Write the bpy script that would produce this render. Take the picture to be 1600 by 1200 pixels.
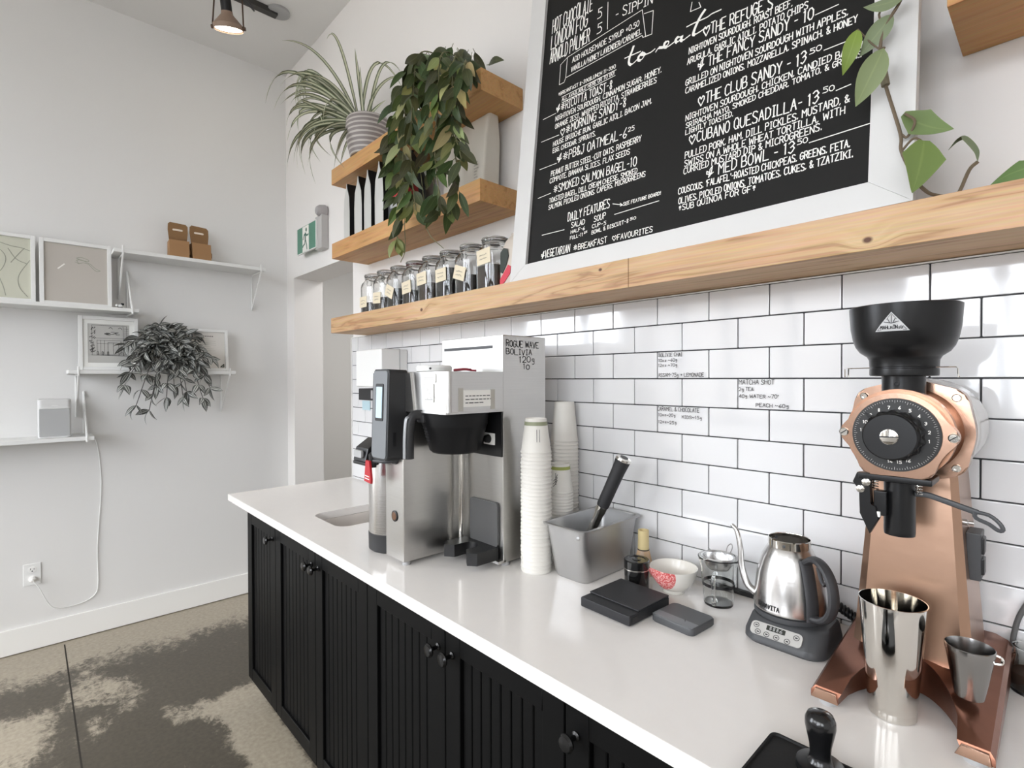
import bpy, bmesh, math, random
from mathutils import Vector, Matrix
for o in list(bpy.data.objects): bpy.data.objects.remove(o)
sc = bpy.context.scene
COL = sc.collection
R = math.radians
# ------------------------------------------------------------- camera
cam = bpy.data.cameras.new('camera'); cam.lens = 18.193; cam.sensor_width = 36; cam.clip_start = .02
co = bpy.data.objects.new('camera', cam); COL.objects.link(co); sc.camera = co
CAMROT = ((.683421,-.005621,.730002),(.730019,.009014,-.683367),(-.002739,.999944,.010264))
co.matrix_world = Matrix((CAMROT[0]+(1.110,), CAMROT[1]+(-1.333,), CAMROT[2]+(1.428,), (0,0,0,1)))
# ------------------------------------------------------------- world, exposure
sc.view_settings.view_transform = 'Standard'; sc.view_settings.look = 'None'
sc.view_settings.exposure = 0.0; sc.view_settings.gamma = 1; sc.view_settings.use_curve_mapping = False
w = bpy.data.worlds.new('overcast_sky'); sc.world = w; w.use_nodes = True
wn = w.node_tree.nodes; wl = w.node_tree.links
bg = wn['Background']
tc = wn.new('ShaderNodeTexCoord'); sp = wn.new('ShaderNodeSeparateXYZ'); wl.new(tc.outputs['Generated'], sp.inputs[0])
cr = wn.new('ShaderNodeValToRGB'); wl.new(sp.outputs['Z'], cr.inputs[0])
cr.color_ramp.elements[0].position = .0; cr.color_ramp.elements[0].color = (.80,.86,.95,1)
cr.color_ramp.elements[1].position = .6; cr.color_ramp.elements[1].color = (1,1,1,1)
wl.new(cr.outputs[0], bg.inputs[0]); bg.inputs[1].default_value = 13.2
# daylight portals in the street windows (front wall) and the right-hand window
WINY = -4.6; WINX = 4.4; XL = -2.62; CEIL = 3.54
WINS = [(-2.2,-0.3),(0.1,2.0),(2.3,4.1)]; LW = (-4.3,-2.45)   # front windows (x range), side window (y range)
def area(name, loc, rot, sx, sy, portal=True, power=0, color=(1,1,1)):
    l = bpy.data.lights.new(name, 'AREA'); l.shape = 'RECTANGLE'; l.size = sx; l.size_y = sy; l.energy = power; l.color = color
    if portal: l.cycles.is_portal = True
    o = bpy.data.objects.new(name, l); COL.objects.link(o); o.location = loc; o.rotation_euler = rot; return o
for (a, b) in WINS:
    area('daylight_portal', ((a+b)/2, WINY-.02, 2.125), (R(90),0,0), b-a, 2.45)
area('daylight_portal', (XL-.02, sum(LW)/2, 1.85), (0,R(-90),0), 2.7, LW[1]-LW[0])
# ------------------------------------------------------------- helpers
def lin(c):
    c = c/255; return c/12.92 if c <= .04045 else ((c+.055)/1.055)**2.4
def rgb(r, g, b): return (lin(r), lin(g), lin(b), 1)
def T(x, y, z): return Matrix.Translation((x, y, z))
def RX(a): return Matrix.Rotation(R(a), 4, 'X')
def RY(a): return Matrix.Rotation(R(a), 4, 'Y')
def RZ(a): return Matrix.Rotation(R(a), 4, 'Z')
def BM(): return bmesh.new()
def box(bm, x0, x1, y0, y1, z0, z1, bev=0, M=None, seg=2, mi=0):
    P = [(x,y,z) for x in (x0,x1) for y in (y0,y1) for z in (z0,z1)]
    v = [bm.verts.new(p) for p in P]
    F = [(0,1,3,2),(4,6,7,5),(0,4,5,1),(2,3,7,6),(0,2,6,4),(1,5,7,3)]
    fs = [bm.faces.new([v[i] for i in f]) for f in F]
    for f in fs: f.material_index = mi
    vs = v
    if bev:
        es = list({e for f in fs for e in f.edges})
        r = bmesh.ops.bevel(bm, geom=es, offset=bev, segments=seg, profile=.5, affect='EDGES')
        vs = list({x for f in r['faces'] for x in f.verts} | {x for x in v if x.is_valid})
        for f in r['faces']: f.material_index = mi
    if M is not None: bmesh.ops.transform(bm, matrix=M, verts=vs)
    return vs
def ring(bm, pts): return [bm.verts.new(p) for p in pts]
def skin(bm, rings, closed=True, cap0=False, cap1=False, mi=0):
    for a, b in zip(rings, rings[1:]):
        n = len(a)
        for i in range(n if closed else n-1):
            j = (i+1) % n
            f = bm.faces.new((a[i], a[j], b[j], b[i])); f.material_index = mi
    if cap0: bm.faces.new(list(reversed(rings[0]))).material_index = mi
    if cap1: bm.faces.new(rings[-1]).material_index = mi
def lathe(bm, prof, M=None, seg=32, cap0=True, cap1=True, se=0, mi=0):
    """prof: (r, z); se>0 squares the section (superellipse exponent per ring allowed)."""
    rs = []
    for q in prof:
        r, z = q[0], q[1]; e = q[2] if len(q) > 2 else 2
        pts = []
        for i in range(seg):
            t = 2*math.pi*i/seg; c, s = math.cos(t), math.sin(t)
            if e != 2: k = (abs(c)**e+abs(s)**e)**(-1/e)
            else: k = 1
            p = Vector((r*k*c, r*k*s, z)); pts.append(M @ p if M else p)
        rs.append(ring(bm, pts))
    skin(bm, rs, True, cap0, cap1, mi)
def smoothpath(pts, n=8):
    P = [Vector(p) for p in pts]
    if len(P) < 3 or n <= 1: return P
    P = [P[0]*2-P[1]] + P + [P[-1]*2-P[-2]]
    out = []
    for i in range(1, len(P)-2):
        for k in range(n):
            t = k/n; a, b, c, d = P[i-1:i+3]
            out.append(.5*((2*b)+(c-a)*t+(2*a-5*b+4*c-d)*t*t+(3*b-a-3*c+d)*t**3))
    return out+[P[-2]]
def tube(bm, pts, r, seg=8, n=6, closed=False, r1=None, M=None, sq=None, mi=0):
    P = smoothpath(pts, n) if not closed else [Vector(p) for p in pts]
    rings = []; N = len(P); up = None
    for i, p in enumerate(P):
        if closed: t = P[(i+1) % N]-P[i-1]
        else: t = (P[min(i+1, N-1)]-P[max(i-1, 0)])
        if t.length < 1e-9: t = Vector((0,0,1))
        t.normalize()
        if up is None:
            up = Vector((0,0,1)) if abs(t.z) < .9 else Vector((1,0,0))
        x = up.cross(t)
        if x.length < 1e-6: x = Vector((1,0,0)).cross(t)
        x.normalize(); y = t.cross(x); up = y
        rr = r if r1 is None else r+(r1-r)*i/(N-1)
        sx, sy = (1, 1) if sq is None else sq
        rings.append(ring(bm, [(M or Matrix()) @ (p+x*(rr*sx*math.cos(2*math.pi*k/seg))+y*(rr*sy*math.sin(2*math.pi*k/seg))) for k in range(seg)]))
    if closed: rings.append(rings[0])
    skin(bm, rings, True, not closed, not closed, mi)
def prism(bm, poly, d0, d1, M=None, bev=0, mi=0):
    """poly in local XZ plane, extruded along local Y from d0 to d1."""
    M = M or Matrix()
    a = ring(bm, [M @ Vector((x, d0, z)) for x, z in poly]); b = ring(bm, [M @ Vector((x, d1, z)) for x, z in poly])
    n = len(a); fs = []
    for i in range(n):
        j = (i+1) % n; fs.append(bm.faces.new((a[i], a[j], b[j], b[i])))
    fs.append(bm.faces.new(list(reversed(a)))); fs.append(bm.faces.new(b))
    for f in fs: f.material_index = mi
    if bev:
        es = list({e for f in fs[-2:] for e in f.edges})
        bmesh.ops.bevel(bm, geom=es, offset=bev, segments=2, profile=.5, affect='EDGES')
def rrect(w, h, r, n=5, cx=0, cz=0):
    out = []
    for (sx, sz, a0) in ((1,1,0),(-1,1,90),(-1,-1,180),(1,-1,270)):
        for k in range(n+1):
            a = R(a0+90*k/n); out.append((cx+sx*(w/2-r)+r*math.cos(a), cz+sz*(h/2-r)+r*math.sin(a)))
    return out
def obj(name, bm, m, parent=None, ang=38, local=False, flat=False):
    """links bm as one mesh; geometry is given in world space unless local."""
    if parent is not None and not local:
        root = parent
        while root.parent: root = root.parent
        mw = Matrix.LocRotScale(root.location, root.rotation_euler, None)
        bmesh.ops.transform(bm, matrix=mw.inverted(), verts=bm.verts)
    bmesh.ops.recalc_face_normals(bm, faces=bm.faces)
    me = bpy.data.meshes.new(name); bm.to_mesh(me); bm.free()
    if not flat:
        me.polygons.foreach_set('use_smooth', [True]*len(me.polygons)); me.set_sharp_from_angle(angle=R(ang))
    for x in (m if isinstance(m, (list, tuple)) else [m]): me.materials.append(x)
    o = bpy.data.objects.new(name, me); COL.objects.link(o)
    if not flat:
        wn_ = o.modifiers.new('weighted_normal', 'WEIGHTED_NORMAL'); wn_.keep_sharp = True; wn_.weight = 80
    if parent is not None: o.parent = parent
    return o
def tag(o, label, cat, group=None, kind=None):
    o['label'] = label; o['category'] = cat
    if group: o['group'] = group
    if kind: o['kind'] = kind
    return o
def thing(name, label, cat, loc=(0,0,0), rz=0, group=None):
    o = bpy.data.objects.new(name, None); COL.objects.link(o); o.empty_display_size = .05
    o.location = loc; o.rotation_euler = (0,0,R(rz)); return tag(o, label, cat, group)
def struct(name, bm, m, label, cat, **k):
    o = obj(name, bm, m, **k); tag(o, label, cat, kind='structure'); return o
def dup(root, loc, rz=None, label=None):
    r = root.copy(); COL.objects.link(r); r.location = loc
    if rz is not None: r.rotation_euler = (0,0,R(rz))
    if label: r['label'] = label
    for ch in list(root.children):
        c = ch.copy(); COL.objects.link(c); c.parent = r
        for g in list(ch.children):
            d = g.copy(); COL.objects.link(d); d.parent = c
    return r
# ------------------------------------------------------------- materials
def nodes(name):
    m = bpy.data.materials.new(name); m.use_nodes = True
    return m, m.node_tree.nodes, m.node_tree.links, m.node_tree.nodes['Principled BSDF']
def mat(name, c, rough=.5, metal=0, bump=0, bscale=60, var=0, vscale=8, spec=.5, coat=0, aniso=0, trans=0, ior=1.45, emit=None, estr=0, alpha=1, stretch=(1,1,1), sub=0):
    m, n, l, b = nodes(name)
    b.inputs['Base Color'].default_value = c; b.inputs['Roughness'].default_value = rough; b.inputs['Metallic'].default_value = metal
    b.inputs['Specular IOR Level'].default_value = spec; b.inputs['IOR'].default_value = ior
    if coat: b.inputs['Coat Weight'].default_value = coat; b.inputs['Coat Roughness'].default_value = .08
    if aniso: b.inputs['Anisotropic'].default_value = aniso
    if trans: b.inputs['Transmission Weight'].default_value = trans
    if emit: b.inputs['Emission Color'].default_value = emit; b.inputs['Emission Strength'].default_value = estr
    if bump or var:
        t = n.new('ShaderNodeTexCoord'); mp = n.new('ShaderNodeMapping'); l.new(t.outputs['Object'], mp.inputs[0]); mp.inputs['Scale'].default_value = stretch
    if bump:
        nz = n.new('ShaderNodeTexNoise'); nz.inputs['Scale'].default_value = bscale; nz.inputs['Detail'].default_value = 4; l.new(mp.outputs[0], nz.inputs[0])
        bp = n.new('ShaderNodeBump'); bp.inputs['Strength'].default_value = bump; bp.inputs['Distance'].default_value = .002
        l.new(nz.outputs[0], bp.inputs['Height']); l.new(bp.outputs[0], b.inputs['Normal'])
    if var:
        nv = n.new('ShaderNodeTexNoise'); nv.inputs['Scale'].default_value = vscale; nv.inputs['Detail'].default_value = 5; l.new(mp.outputs[0], nv.inputs[0])
        mx = n.new('ShaderNodeMix'); mx.data_type = 'RGBA'; mx.inputs['A'].default_value = tuple(x*(1-var) for x in c[:3])+(1,); mx.inputs['B'].default_value = tuple(min(1,x*(1+var)) for x in c[:3])+(1,)
        l.new(nv.outputs[0], mx.inputs['Factor']); l.new(mx.outputs['Result'], b.inputs['Base Color'])
    return m
def wood(name, c1, c2, c3, knots=(), axis=0, scale=1):
    m, n, l, b = nodes(name); b.inputs['Roughness'].default_value = .5; b.inputs['Specular IOR Level'].default_value = .35
    t = n.new('ShaderNodeTexCoord')
    src = t.outputs['Object']
    if knots:   # bend the grain round each knot and darken its heart
        dark = None
        for (kx, ky, kz, kr) in knots:
            d = n.new('ShaderNodeVectorMath'); d.operation = 'SUBTRACT'; l.new(t.outputs['Object'], d.inputs[0]); d.inputs[1].default_value = (kx,ky,kz)
            s = n.new('ShaderNodeVectorMath'); s.operation = 'MULTIPLY'; l.new(d.outputs[0], s.inputs[0]); s.inputs[1].default_value = (.8,1,1.1)
            ln = n.new('ShaderNodeVectorMath'); ln.operation = 'LENGTH'; l.new(s.outputs[0], ln.inputs[0])
            mr = n.new('ShaderNodeMapRange'); mr.inputs[1].default_value = kr*.5; mr.inputs[2].default_value = kr; mr.inputs[3].default_value = 1; mr.inputs[4].default_value = 0; l.new(ln.outputs['Value'], mr.inputs[0])
            bd = n.new('ShaderNodeMapRange'); bd.interpolation_type = 'SMOOTHSTEP'; bd.inputs[1].default_value = 0; bd.inputs[2].default_value = kr*6; bd.inputs[3].default_value = kr*2.6; bd.inputs[4].default_value = 0; l.new(ln.outputs['Value'], bd.inputs[0])
            cv = n.new('ShaderNodeCombineXYZ'); l.new(bd.outputs[0], cv.inputs[2])
            ad = n.new('ShaderNodeVectorMath'); ad.operation = 'ADD'; l.new(src, ad.inputs[0]); l.new(cv.outputs[0], ad.inputs[1]); src = ad.outputs[0]
            if dark is None: dark = mr.outputs[0]
            else:
                mm = n.new('ShaderNodeMath'); mm.operation = 'MAXIMUM'; l.new(dark, mm.inputs[0]); l.new(mr.outputs[0], mm.inputs[1]); dark = mm.outputs[0]
    mp = n.new('ShaderNodeMapping'); l.new(src, mp.inputs[0])
    sv = [16*scale]*3; sv[axis] = 1.3*scale; mp.inputs['Scale'].default_value = sv
    nz = n.new('ShaderNodeTexNoise'); nz.inputs['Scale'].default_value = 1.5; nz.inputs['Detail'].default_value = 3; nz.inputs['Distortion'].default_value = .6; l.new(mp.outputs[0], nz.inputs[0])
    mu = n.new('ShaderNodeMath'); mu.operation = 'MULTIPLY'; mu.inputs[1].default_value = 6.5; l.new(nz.outputs[0], mu.inputs[0])
    pp = n.new('ShaderNodeMath'); pp.operation = 'PINGPONG'; pp.inputs[1].default_value = 1; l.new(mu.outputs[0], pp.inputs[0])
    r1 = n.new('ShaderNodeValToRGB'); l.new(pp.outputs[0], r1.inputs[0]); e = r1.color_ramp.elements
    e[0].position = 0; e[0].color = c3; e[1].position = 1; e[1].color = c1
    k = e.new(.22); k.color = c2
    mp2 = n.new('ShaderNodeMapping'); l.new(t.outputs['Object'], mp2.inputs[0]); s2 = [240]*3; s2[axis] = 6; mp2.inputs['Scale'].default_value = s2
    n2 = n.new('ShaderNodeTexNoise'); n2.inputs['Scale'].default_value = 1; n2.inputs['Detail'].default_value = 2; l.new(mp2.outputs[0], n2.inputs[0])
    mx = n.new('ShaderNodeMix'); mx.data_type = 'RGBA'; mx.blend_type = 'SOFT_LIGHT'; mx.inputs['Factor'].default_value = .35; l.new(r1.outputs[0], mx.inputs['A']); l.new(n2.outputs['Color'], mx.inputs['B'])
    n3 = n.new('ShaderNodeTexNoise'); n3.inputs['Scale'].default_value = 2.5; l.new(t.outputs['Object'], n3.inputs[0])
    m3 = n.new('ShaderNodeMix'); m3.data_type = 'RGBA'; m3.blend_type = 'SOFT_LIGHT'; m3.inputs['Factor'].default_value = .25; l.new(mx.outputs['Result'], m3.inputs['A']); l.new(n3.outputs['Fac'], m3.inputs['B'])
    out = m3.outputs['Result']
    if knots:
        mk = n.new('ShaderNodeMix'); mk.data_type = 'RGBA'; mk.inputs['B'].default_value = rgb(92,58,40); l.new(dark, mk.inputs['Factor']); l.new(out, mk.inputs['A']); out = mk.outputs['Result']
    l.new(out, b.inputs['Base Color'])
    bp = n.new('ShaderNodeBump'); bp.inputs['Strength'].default_value = .12; bp.inputs['Distance'].default_value = .001; l.new(n2.outputs[0], bp.inputs['Height']); l.new(bp.outputs[0], b.inputs['Normal'])
    return m
def leafmat(name, kind):
    """colour comes from the leaf's own attribute; stripes across the blade from its UV."""
    m, n, l, b = nodes(name); b.inputs['Roughness'].default_value = .42; b.inputs['Specular IOR Level'].default_value = .4
    a = n.new('ShaderNodeAttribute'); a.attribute_name = 'tint'
    uv = n.new('ShaderNodeUVMap'); s = n.new('ShaderNodeSeparateXYZ'); l.new(uv.outputs[0], s.inputs[0])
    d = n.new('ShaderNodeMath'); d.operation = 'SUBTRACT'; l.new(s.outputs[0], d.inputs[0]); d.inputs[1].default_value = .5
    ab = n.new('ShaderNodeMath'); ab.operation = 'ABSOLUTE'; l.new(d.outputs[0], ab.inputs[0])
    r = n.new('ShaderNodeValToRGB'); l.new(ab.outputs[0], r.inputs[0]); r.color_ramp.interpolation = 'LINEAR'
    e = r.color_ramp.elements
    def setr(st):
        e[0].position, e[0].color = st[0][0], (st[0][1],)*3+(1,); e[1].position, e[1].color = st[-1][0], (st[-1][1],)*3+(1,)
        for p, v in st[1:-1]: k = e.new(p); k.color = (v,v,v,1)
    lo, hi = (0,0,0,1), (1,1,1,1)
    if kind == 'spider': setr([(0,.85),(.18,.9),(.26,.1),(.5,.05)]); lo, hi = rgb(88,98,74), rgb(205,205,180)
    elif kind == 'stripe': setr([(0,.05),(.05,.1),(.1,.85),(.2,.9),(.27,.05),(.5,.12)]); lo, hi = rgb(56,58,56), rgb(190,192,188)
    else: setr([(0,1),(.02,.9),(.05,.35),(.44,.3),(.5,.65)]); lo, hi = rgb(40,52,22), rgb(150,160,104)
    mx = n.new('ShaderNodeMix'); mx.data_type = 'RGBA'; mx.inputs['A'].default_value = lo; mx.inputs['B'].default_value = hi; l.new(r.outputs[0], mx.inputs['Factor'])
    if kind == 'vine':
        mu = n.new('ShaderNodeMix'); mu.data_type = 'RGBA'; mu.blend_type = 'MIX'; mu.inputs['Factor'].default_value = .8; l.new(mx.outputs['Result'], mu.inputs['A']); l.new(a.outputs['Color'], mu.inputs['B']); out = mu.outputs['Result']
    else:
        mu = n.new('ShaderNodeMix'); mu.data_type = 'RGBA'; mu.blend_type = 'MULTIPLY'; mu.inputs['Factor'].default_value = 1; l.new(mx.outputs['Result'], mu.inputs['A']); l.new(a.outputs['Color'], mu.inputs['B']); out = mu.outputs['Result']
    l.new(out, b.inputs['Base Color'])
    return m
WALL = mat('painted_wall', rgb(232,229,226), .75, bump=.05, bscale=180)
LWALL = mat('painted_side_wall', rgb(228,227,225), .7, bump=.05, bscale=180)
CEILM = mat('painted_ceiling', rgb(226,225,223), .85)
WHITE = mat('white_paint', rgb(232,232,230), .45)
TRIMW = mat('white_trim', rgb(240,239,236), .5)
TILE = mat('glazed_white_tile', rgb(222,222,223), .05, spec=.6, coat=1.0)
GROUT = mat('dark_grout', rgb(62,62,64), .9)
QUARTZ = mat('white_quartz', rgb(232,228,224), .14, var=.02, vscale=30)
BLACKP = mat('black_satin_paint', rgb(8,8,8), .5, spec=.16)
BLACK = mat('black_plastic', rgb(24,24,25), .35)
BLACKM = mat('matte_black_metal', rgb(20,20,21), .3, spec=.4)
DIALG = mat('dial_grey', rgb(58,58,58), .5, spec=.3)
DARKG = mat('dark_grey_plastic', rgb(66,67,69), .45)
CHARC = mat('charcoal_plastic', rgb(44,44,45), .5)
GREYP = mat('grey_plastic', rgb(168,168,168), .5)
STEEL = mat('brushed_steel', (.56,.55,.53,1), .3, 1, bump=.06, bscale=8, stretch=(1,1,60), var=.06, vscale=6)
STEELV = mat('brushed_steel_round', (.6,.59,.58,1), .24, 1, bump=.05, bscale=8, stretch=(1,1,60))
PANM = mat('satin_steel_pan', (.5,.5,.5,1), .38, 1, var=.1, vscale=12)
CHROME = mat('polished_steel', (.72,.7,.66,1), .07, 1)
COPPER = mat('copper_paint', (.36,.20,.13,1), .27, 1, bump=.12, bscale=45, var=.06, vscale=25)
COPPERD = mat('dark_copper_base', (.22,.095,.06,1), .28, .85, bump=.1, bscale=60, var=.2, vscale=20)
COPPERL = mat('bright_copper_casting', (.42,.265,.19,1), .2, .9, bump=.08, bscale=50)
def glassm(name, c=(1,1,1,1)):
    m, n, l, b = nodes(name); b.inputs['Base Color'].default_value = c; b.inputs['Roughness'].default_value = 0; b.inputs['Transmission Weight'].default_value = 1; b.inputs['IOR'].default_value = 1.45
    return m
GLASS = glassm('clear_glass', (.97,.985,.98,1))
PAPER = mat('white_paper', rgb(238,236,230), .8)
CUPM = mat('paper_cup_white', rgb(222,219,212), .6)
KRAFT = mat('kraft_card', rgb(160,122,84), .75, var=.06, vscale=20)
KRAFTD = mat('kraft_card_inside', rgb(134,102,68), .8, var=.06, vscale=20)
CREAM = mat('cream_label', rgb(226,214,188), .8)
INK = mat('black_ink', rgb(28,28,30), .6)
CHALK = mat('white_chalk_pen', rgb(240,238,232), .8)
BOARD = mat('blackboard', rgb(30,29,28), .6, var=.12, vscale=4, spec=.2)
RED = mat('red_plastic', rgb(178,28,38), .4)
SOIL = mat('potting_soil', rgb(52,40,30), .95)
OAK = wood('honey_wood', rgb(202,168,130), rgb(192,156,116), rgb(166,128,92), ((-.62,-.2,1.70,.009),(.25,-.2,1.722,.006),(.86,-.2,1.682,.008)))
OAK2 = wood('honey_wood_short', rgb(198,152,100), rgb(190,143,91), rgb(172,125,76), ())
STEMM = mat('plant_stem', rgb(112,110,78), .6)
STEMB = mat('plant_stem_brown', rgb(104,90,72), .7)
# ------------------------------------------------------------- lettering (single-stroke hand lettering)
FONT = {}
for ln in """A:00 38 60|13 53
B:00 08 48 57 55 44 04|44 63 61 40 00
C:67 48 28 06 02 20 40 61
D:00 08 38 66 62 30 00
E:60 00 08 68|04 44
F:00 08 68|04 44
G:67 48 28 06 02 20 40 62 64 34
H:00 08|60 68|04 64
I:10 50|30 38|18 58
J:02 10 30 52 58|28 68
K:00 08|68 03|25 60
L:08 00 60
M:00 08 34 68 60
N:00 08 60 68
O:28 06 02 20 40 62 66 48 28
P:00 08 48 66 54 04
Q:28 06 02 20 40 62 66 48 28|42 60
R:00 08 48 66 54 04|34 60
S:67 48 18 06 15 53 62 50 10 01
T:08 68|38 30
U:08 02 20 40 62 68
V:08 30 68
W:08 10 36 50 68
X:00 68|08 60
Y:08 34 68|34 30
Z:08 68 00 60
0:28 06 02 20 40 62 66 48 28
1:17 38 30
2:06 18 48 66 54 00 60
3:07 28 48 66 45 24|45 63 41 20 01
4:50 58 02 62
5:68 18 15 45 63 61 40 00
6:58 25 02 20 40 62 43 23 02
7:08 68 20
8:34 16 28 48 56 34 12 20 40 52 34
9:60 64 48 28 06 14 44 65
-:14 54
_:00 60
.:30 31
,:31 20
':38 36
!:38 33|30 31
|:3.39
/:00 68
+:14 54|32 36
~:03 15 33 53 65
*:34 37|14 56|16 54|34 31
&:60 06 28 47 02 10 30 63
^:34 16 08 09 28 37 48 69 68 56 34 30 04 07
}:20 42 58 36 20|42 03 05 24 42|42 63
@:24 45 54 43 32 23 24|38 37|31 30|04 14|64 74|08 17|68 57
°:17 28 37 26 17
g:54 43 23 12 15 26 46 55 50 31 11
a:54 45 25 14 12 21 41 52|55 50
y:15 31|55 31 10
o:25 14 12 21 41 52 54 45 25
z:15 55 11 51""".split('\n'):
    k, v = ln[0], ln[2:]
    if k == '|': FONT[k] = [[(3,-1),(3,9)]]; continue
    FONT[k] = [[(int(q[0]), int(q[1])) for q in st.split()] for st in v.split('|')]
FONT['^'] = [[(3,0),(0,4),(0,6),(1.5,7),(3,5),(4.5,7),(6,6),(6,4),(3,0)]]
FONT['g'] = [[(5,5),(2,5),(1,3.6),(2,2),(5,2.2)],[(5,5),(5,-1.4),(3.8,-2.6),(1.6,-2.2)]]
FONT['@'] = [[(3+1.3*math.cos(R(a)), 4+1.5*math.sin(R(a))) for a in range(0,361,60)]]+[[(3+2.1*math.cos(R(a)), 4+2.5*math.sin(R(a))),(3+3*math.cos(R(a)), 4+3.6*math.sin(R(a)))] for a in range(0,360,45)]
NSTROKE = 0
def stroke(bm, pts, wd, n):
    global NSTROKE
    NSTROKE += 1
    for p, q in zip(pts, pts[1:]):
        d = q-p
        if d.length < 1e-7: d = Vector((1e-5,0,0))
        d.normalize(); s = d.cross(n).normalized()*wd*.5; e = d*wd*.35
        NSTROKE += 1; o_ = n*((NSTROKE % 24)*1.5e-5)
        bm.faces.new([bm.verts.new(x+o_) for x in (p-s-e, q-s+e, q+s+e, p+s-e)])
def letter(bm, s, p, q, up, h, wd, n, slant=.0, jit=0):
    """writes s with its baseline from p to q; up is the unit up direction of the surface."""
    p, q, up, n = Vector(p), Vector(q), Vector(up), Vector(n)
    adv = {' ': .55, '.': .4, ',': .45, "'": .35, '!': .45, '|': .5, '-': .8, 'I': .75, '1': .7, '*': .9, 'M': 1.15, 'W': 1.25, '°': .6, '@': 1.6, '}': 1.5, '^': 1.5}
    tot = sum(adv.get(c, 1.) for c in s); e = (q-p)/tot; x = 0
    for c in s:
        a = adv.get(c, 1.)
        jy = random.uniform(-jit, jit)*h; js = 1+random.uniform(-jit, jit)
        for st in FONT.get(c.upper() if c not in FONT else c, []):
            off = 0
            P = []
            for (gx, gy) in st:
                gx2 = (gx/6*.74+.1)*(a if c not in "-IMW1" else a) if c not in ".,'!|" else (gx-3)/6*.74+.2
                P.append(p+e*(x+gx2)+up*(gy/8*h*js+jy)+e.normalized()*(slant*gy/8*h))
            stroke(bm, P, wd, n)
        x += a
def lines(bm, pts, wd, n): stroke(bm, [Vector(x) for x in pts], wd, Vector(n))
# ------------------------------------------------------------- leaves
def newleafbm():
    bm = BM(); bm.loops.layers.uv.new('UVMap'); bm.loops.layers.float_color.new('tint'); return bm
def blade(bm, pts, widths, side, fold=.25, tint=(1,1,1)):
    """leaf blade along pts with half-widths, folded along its midrib; uv.x runs across."""
    uvl = bm.loops.layers.uv.active; cl = bm.loops.layers.float_color['tint']
    P = [Vector(p) for p in pts]; rows = []
    for i, p in enumerate(P):
        t = P[min(i+1, len(P)-1)]-P[max(i-1, 0)]
        s = Vector(side); s = s-t*(s.dot(t)/max(t.dot(t), 1e-9))
        if s.length < 1e-6: s = Vector((1,0,0)).cross(t)
        s.normalize(); nn = t.cross(s); nn = nn.normalized() if nn.length > 1e-9 else Vector((0,0,1))
        w = widths[i]
        rows.append([bm.verts.new(p-s*w+nn*(w*fold)), bm.verts.new(p), bm.verts.new(p+s*w+nn*(w*fold))])
    m = len(P)-1
    for i in range(m):
        for k in range(2):
            f = bm.faces.new((rows[i][k], rows[i][k+1], rows[i+1][k+1], rows[i+1][k]))
            us = (k*.5, k*.5+.5, k*.5+.5, k*.5); vs = (i/m, i/m, (i+1)/m, (i+1)/m)
            for lp, u, v in zip(f.loops, us, vs): lp[uvl].uv = (u, v); lp[cl] = tuple(tint)+(1,)
def leaf(bm, base, tip, W, side, droop=.12, tint=(1,1,1), heart=False, fold=.25, n=8):
    a, b = Vector(base), Vector(tip); d = b-a; L = d.length; s = Vector(side); nn = d.cross(s).normalized()
    pts, ws = [], []
    for i in range(n+1):
        t = i/n; pts.append(a+d*t+nn*(droop*L*4*t*(1-t)))
        if heart: w = (math.sin(math.pi*min(1, (t+.06)/.60)*.5)**.8 if t < .30 else ((1-t)/.70)**.8*(1.02-.12*t)) if t < 1 else 0
        else: w = math.sin(math.pi*t**.8)**.9 if 0 < t < 1 else 0
        ws.append(max(.0004, W*.5*w))
    blade(bm, pts, ws, s, fold, tint)
# ============================================================= THE SETTING
ZC = .8786; TW = .154; Z0 = 1.6578
# floor: polished concrete with worn pale patches and saw-cut joints
m, n, l, b = nodes('polished_concrete')
b.inputs['Roughness'].default_value = .34; b.inputs['Specular IOR Level'].default_value = .4
t = n.new('ShaderNodeTexCoord')
def nz(sc_, det, dist=0, src=None, st=(1,1,1), rough_=.5):
    mp = n.new('ShaderNodeMapping'); mp.inputs['Scale'].default_value = st; l.new(t.outputs['Object'], mp.inputs[0])
    x = n.new('ShaderNodeTexNoise'); x.inputs['Scale'].default_value = sc_; x.inputs['Detail'].default_value = det; x.inputs['Distortion'].default_value = dist; x.inputs['Roughness'].default_value = rough_; l.new(mp.outputs[0], x.inputs[0]); return x.outputs[0]
def mth(op, a, c=None):
    x = n.new('ShaderNodeMath'); x.operation = op
    for i, q in enumerate((a, c)):
        if q is None: continue
        if isinstance(q, (int, float)): x.inputs[i].default_value = q
        else: l.new(q, x.inputs[i])
    return x.outputs[0]
sx = n.new('ShaderNodeSeparateXYZ'); l.new(t.outputs['Object'], sx.inputs[0])
def smooth(v, a, c):
    x = n.new('ShaderNodeMapRange'); x.interpolation_type = 'SMOOTHSTEP'; x.inputs[1].default_value = a; x.inputs[2].default_value = c; l.new(v, x.inputs[0]); return x.outputs[0]
def blob(px, py, rx, ry):
    d = n.new('ShaderNodeVectorMath'); d.operation = 'SUBTRACT'; l.new(t.outputs['Object'], d.inputs[0]); d.inputs[1].default_value = (px,py,0)
    s = n.new('ShaderNodeVectorMath'); s.operation = 'MULTIPLY'; l.new(d.outputs[0], s.inputs[0]); s.inputs[1].default_value = (1/rx,1/ry,0)
    q = n.new('ShaderNodeVectorMath'); q.operation = 'LENGTH'; l.new(s.outputs[0], q.inputs[0])
    return mth('SUBTRACT', 1, smooth(q.outputs['Value'], .3, 1.2))
big = nz(1.6, 8, .5); mid = nz(6, 12, .5, st=(1.6,1,1), rough_=.68); fine = nz(60, 4)
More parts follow.
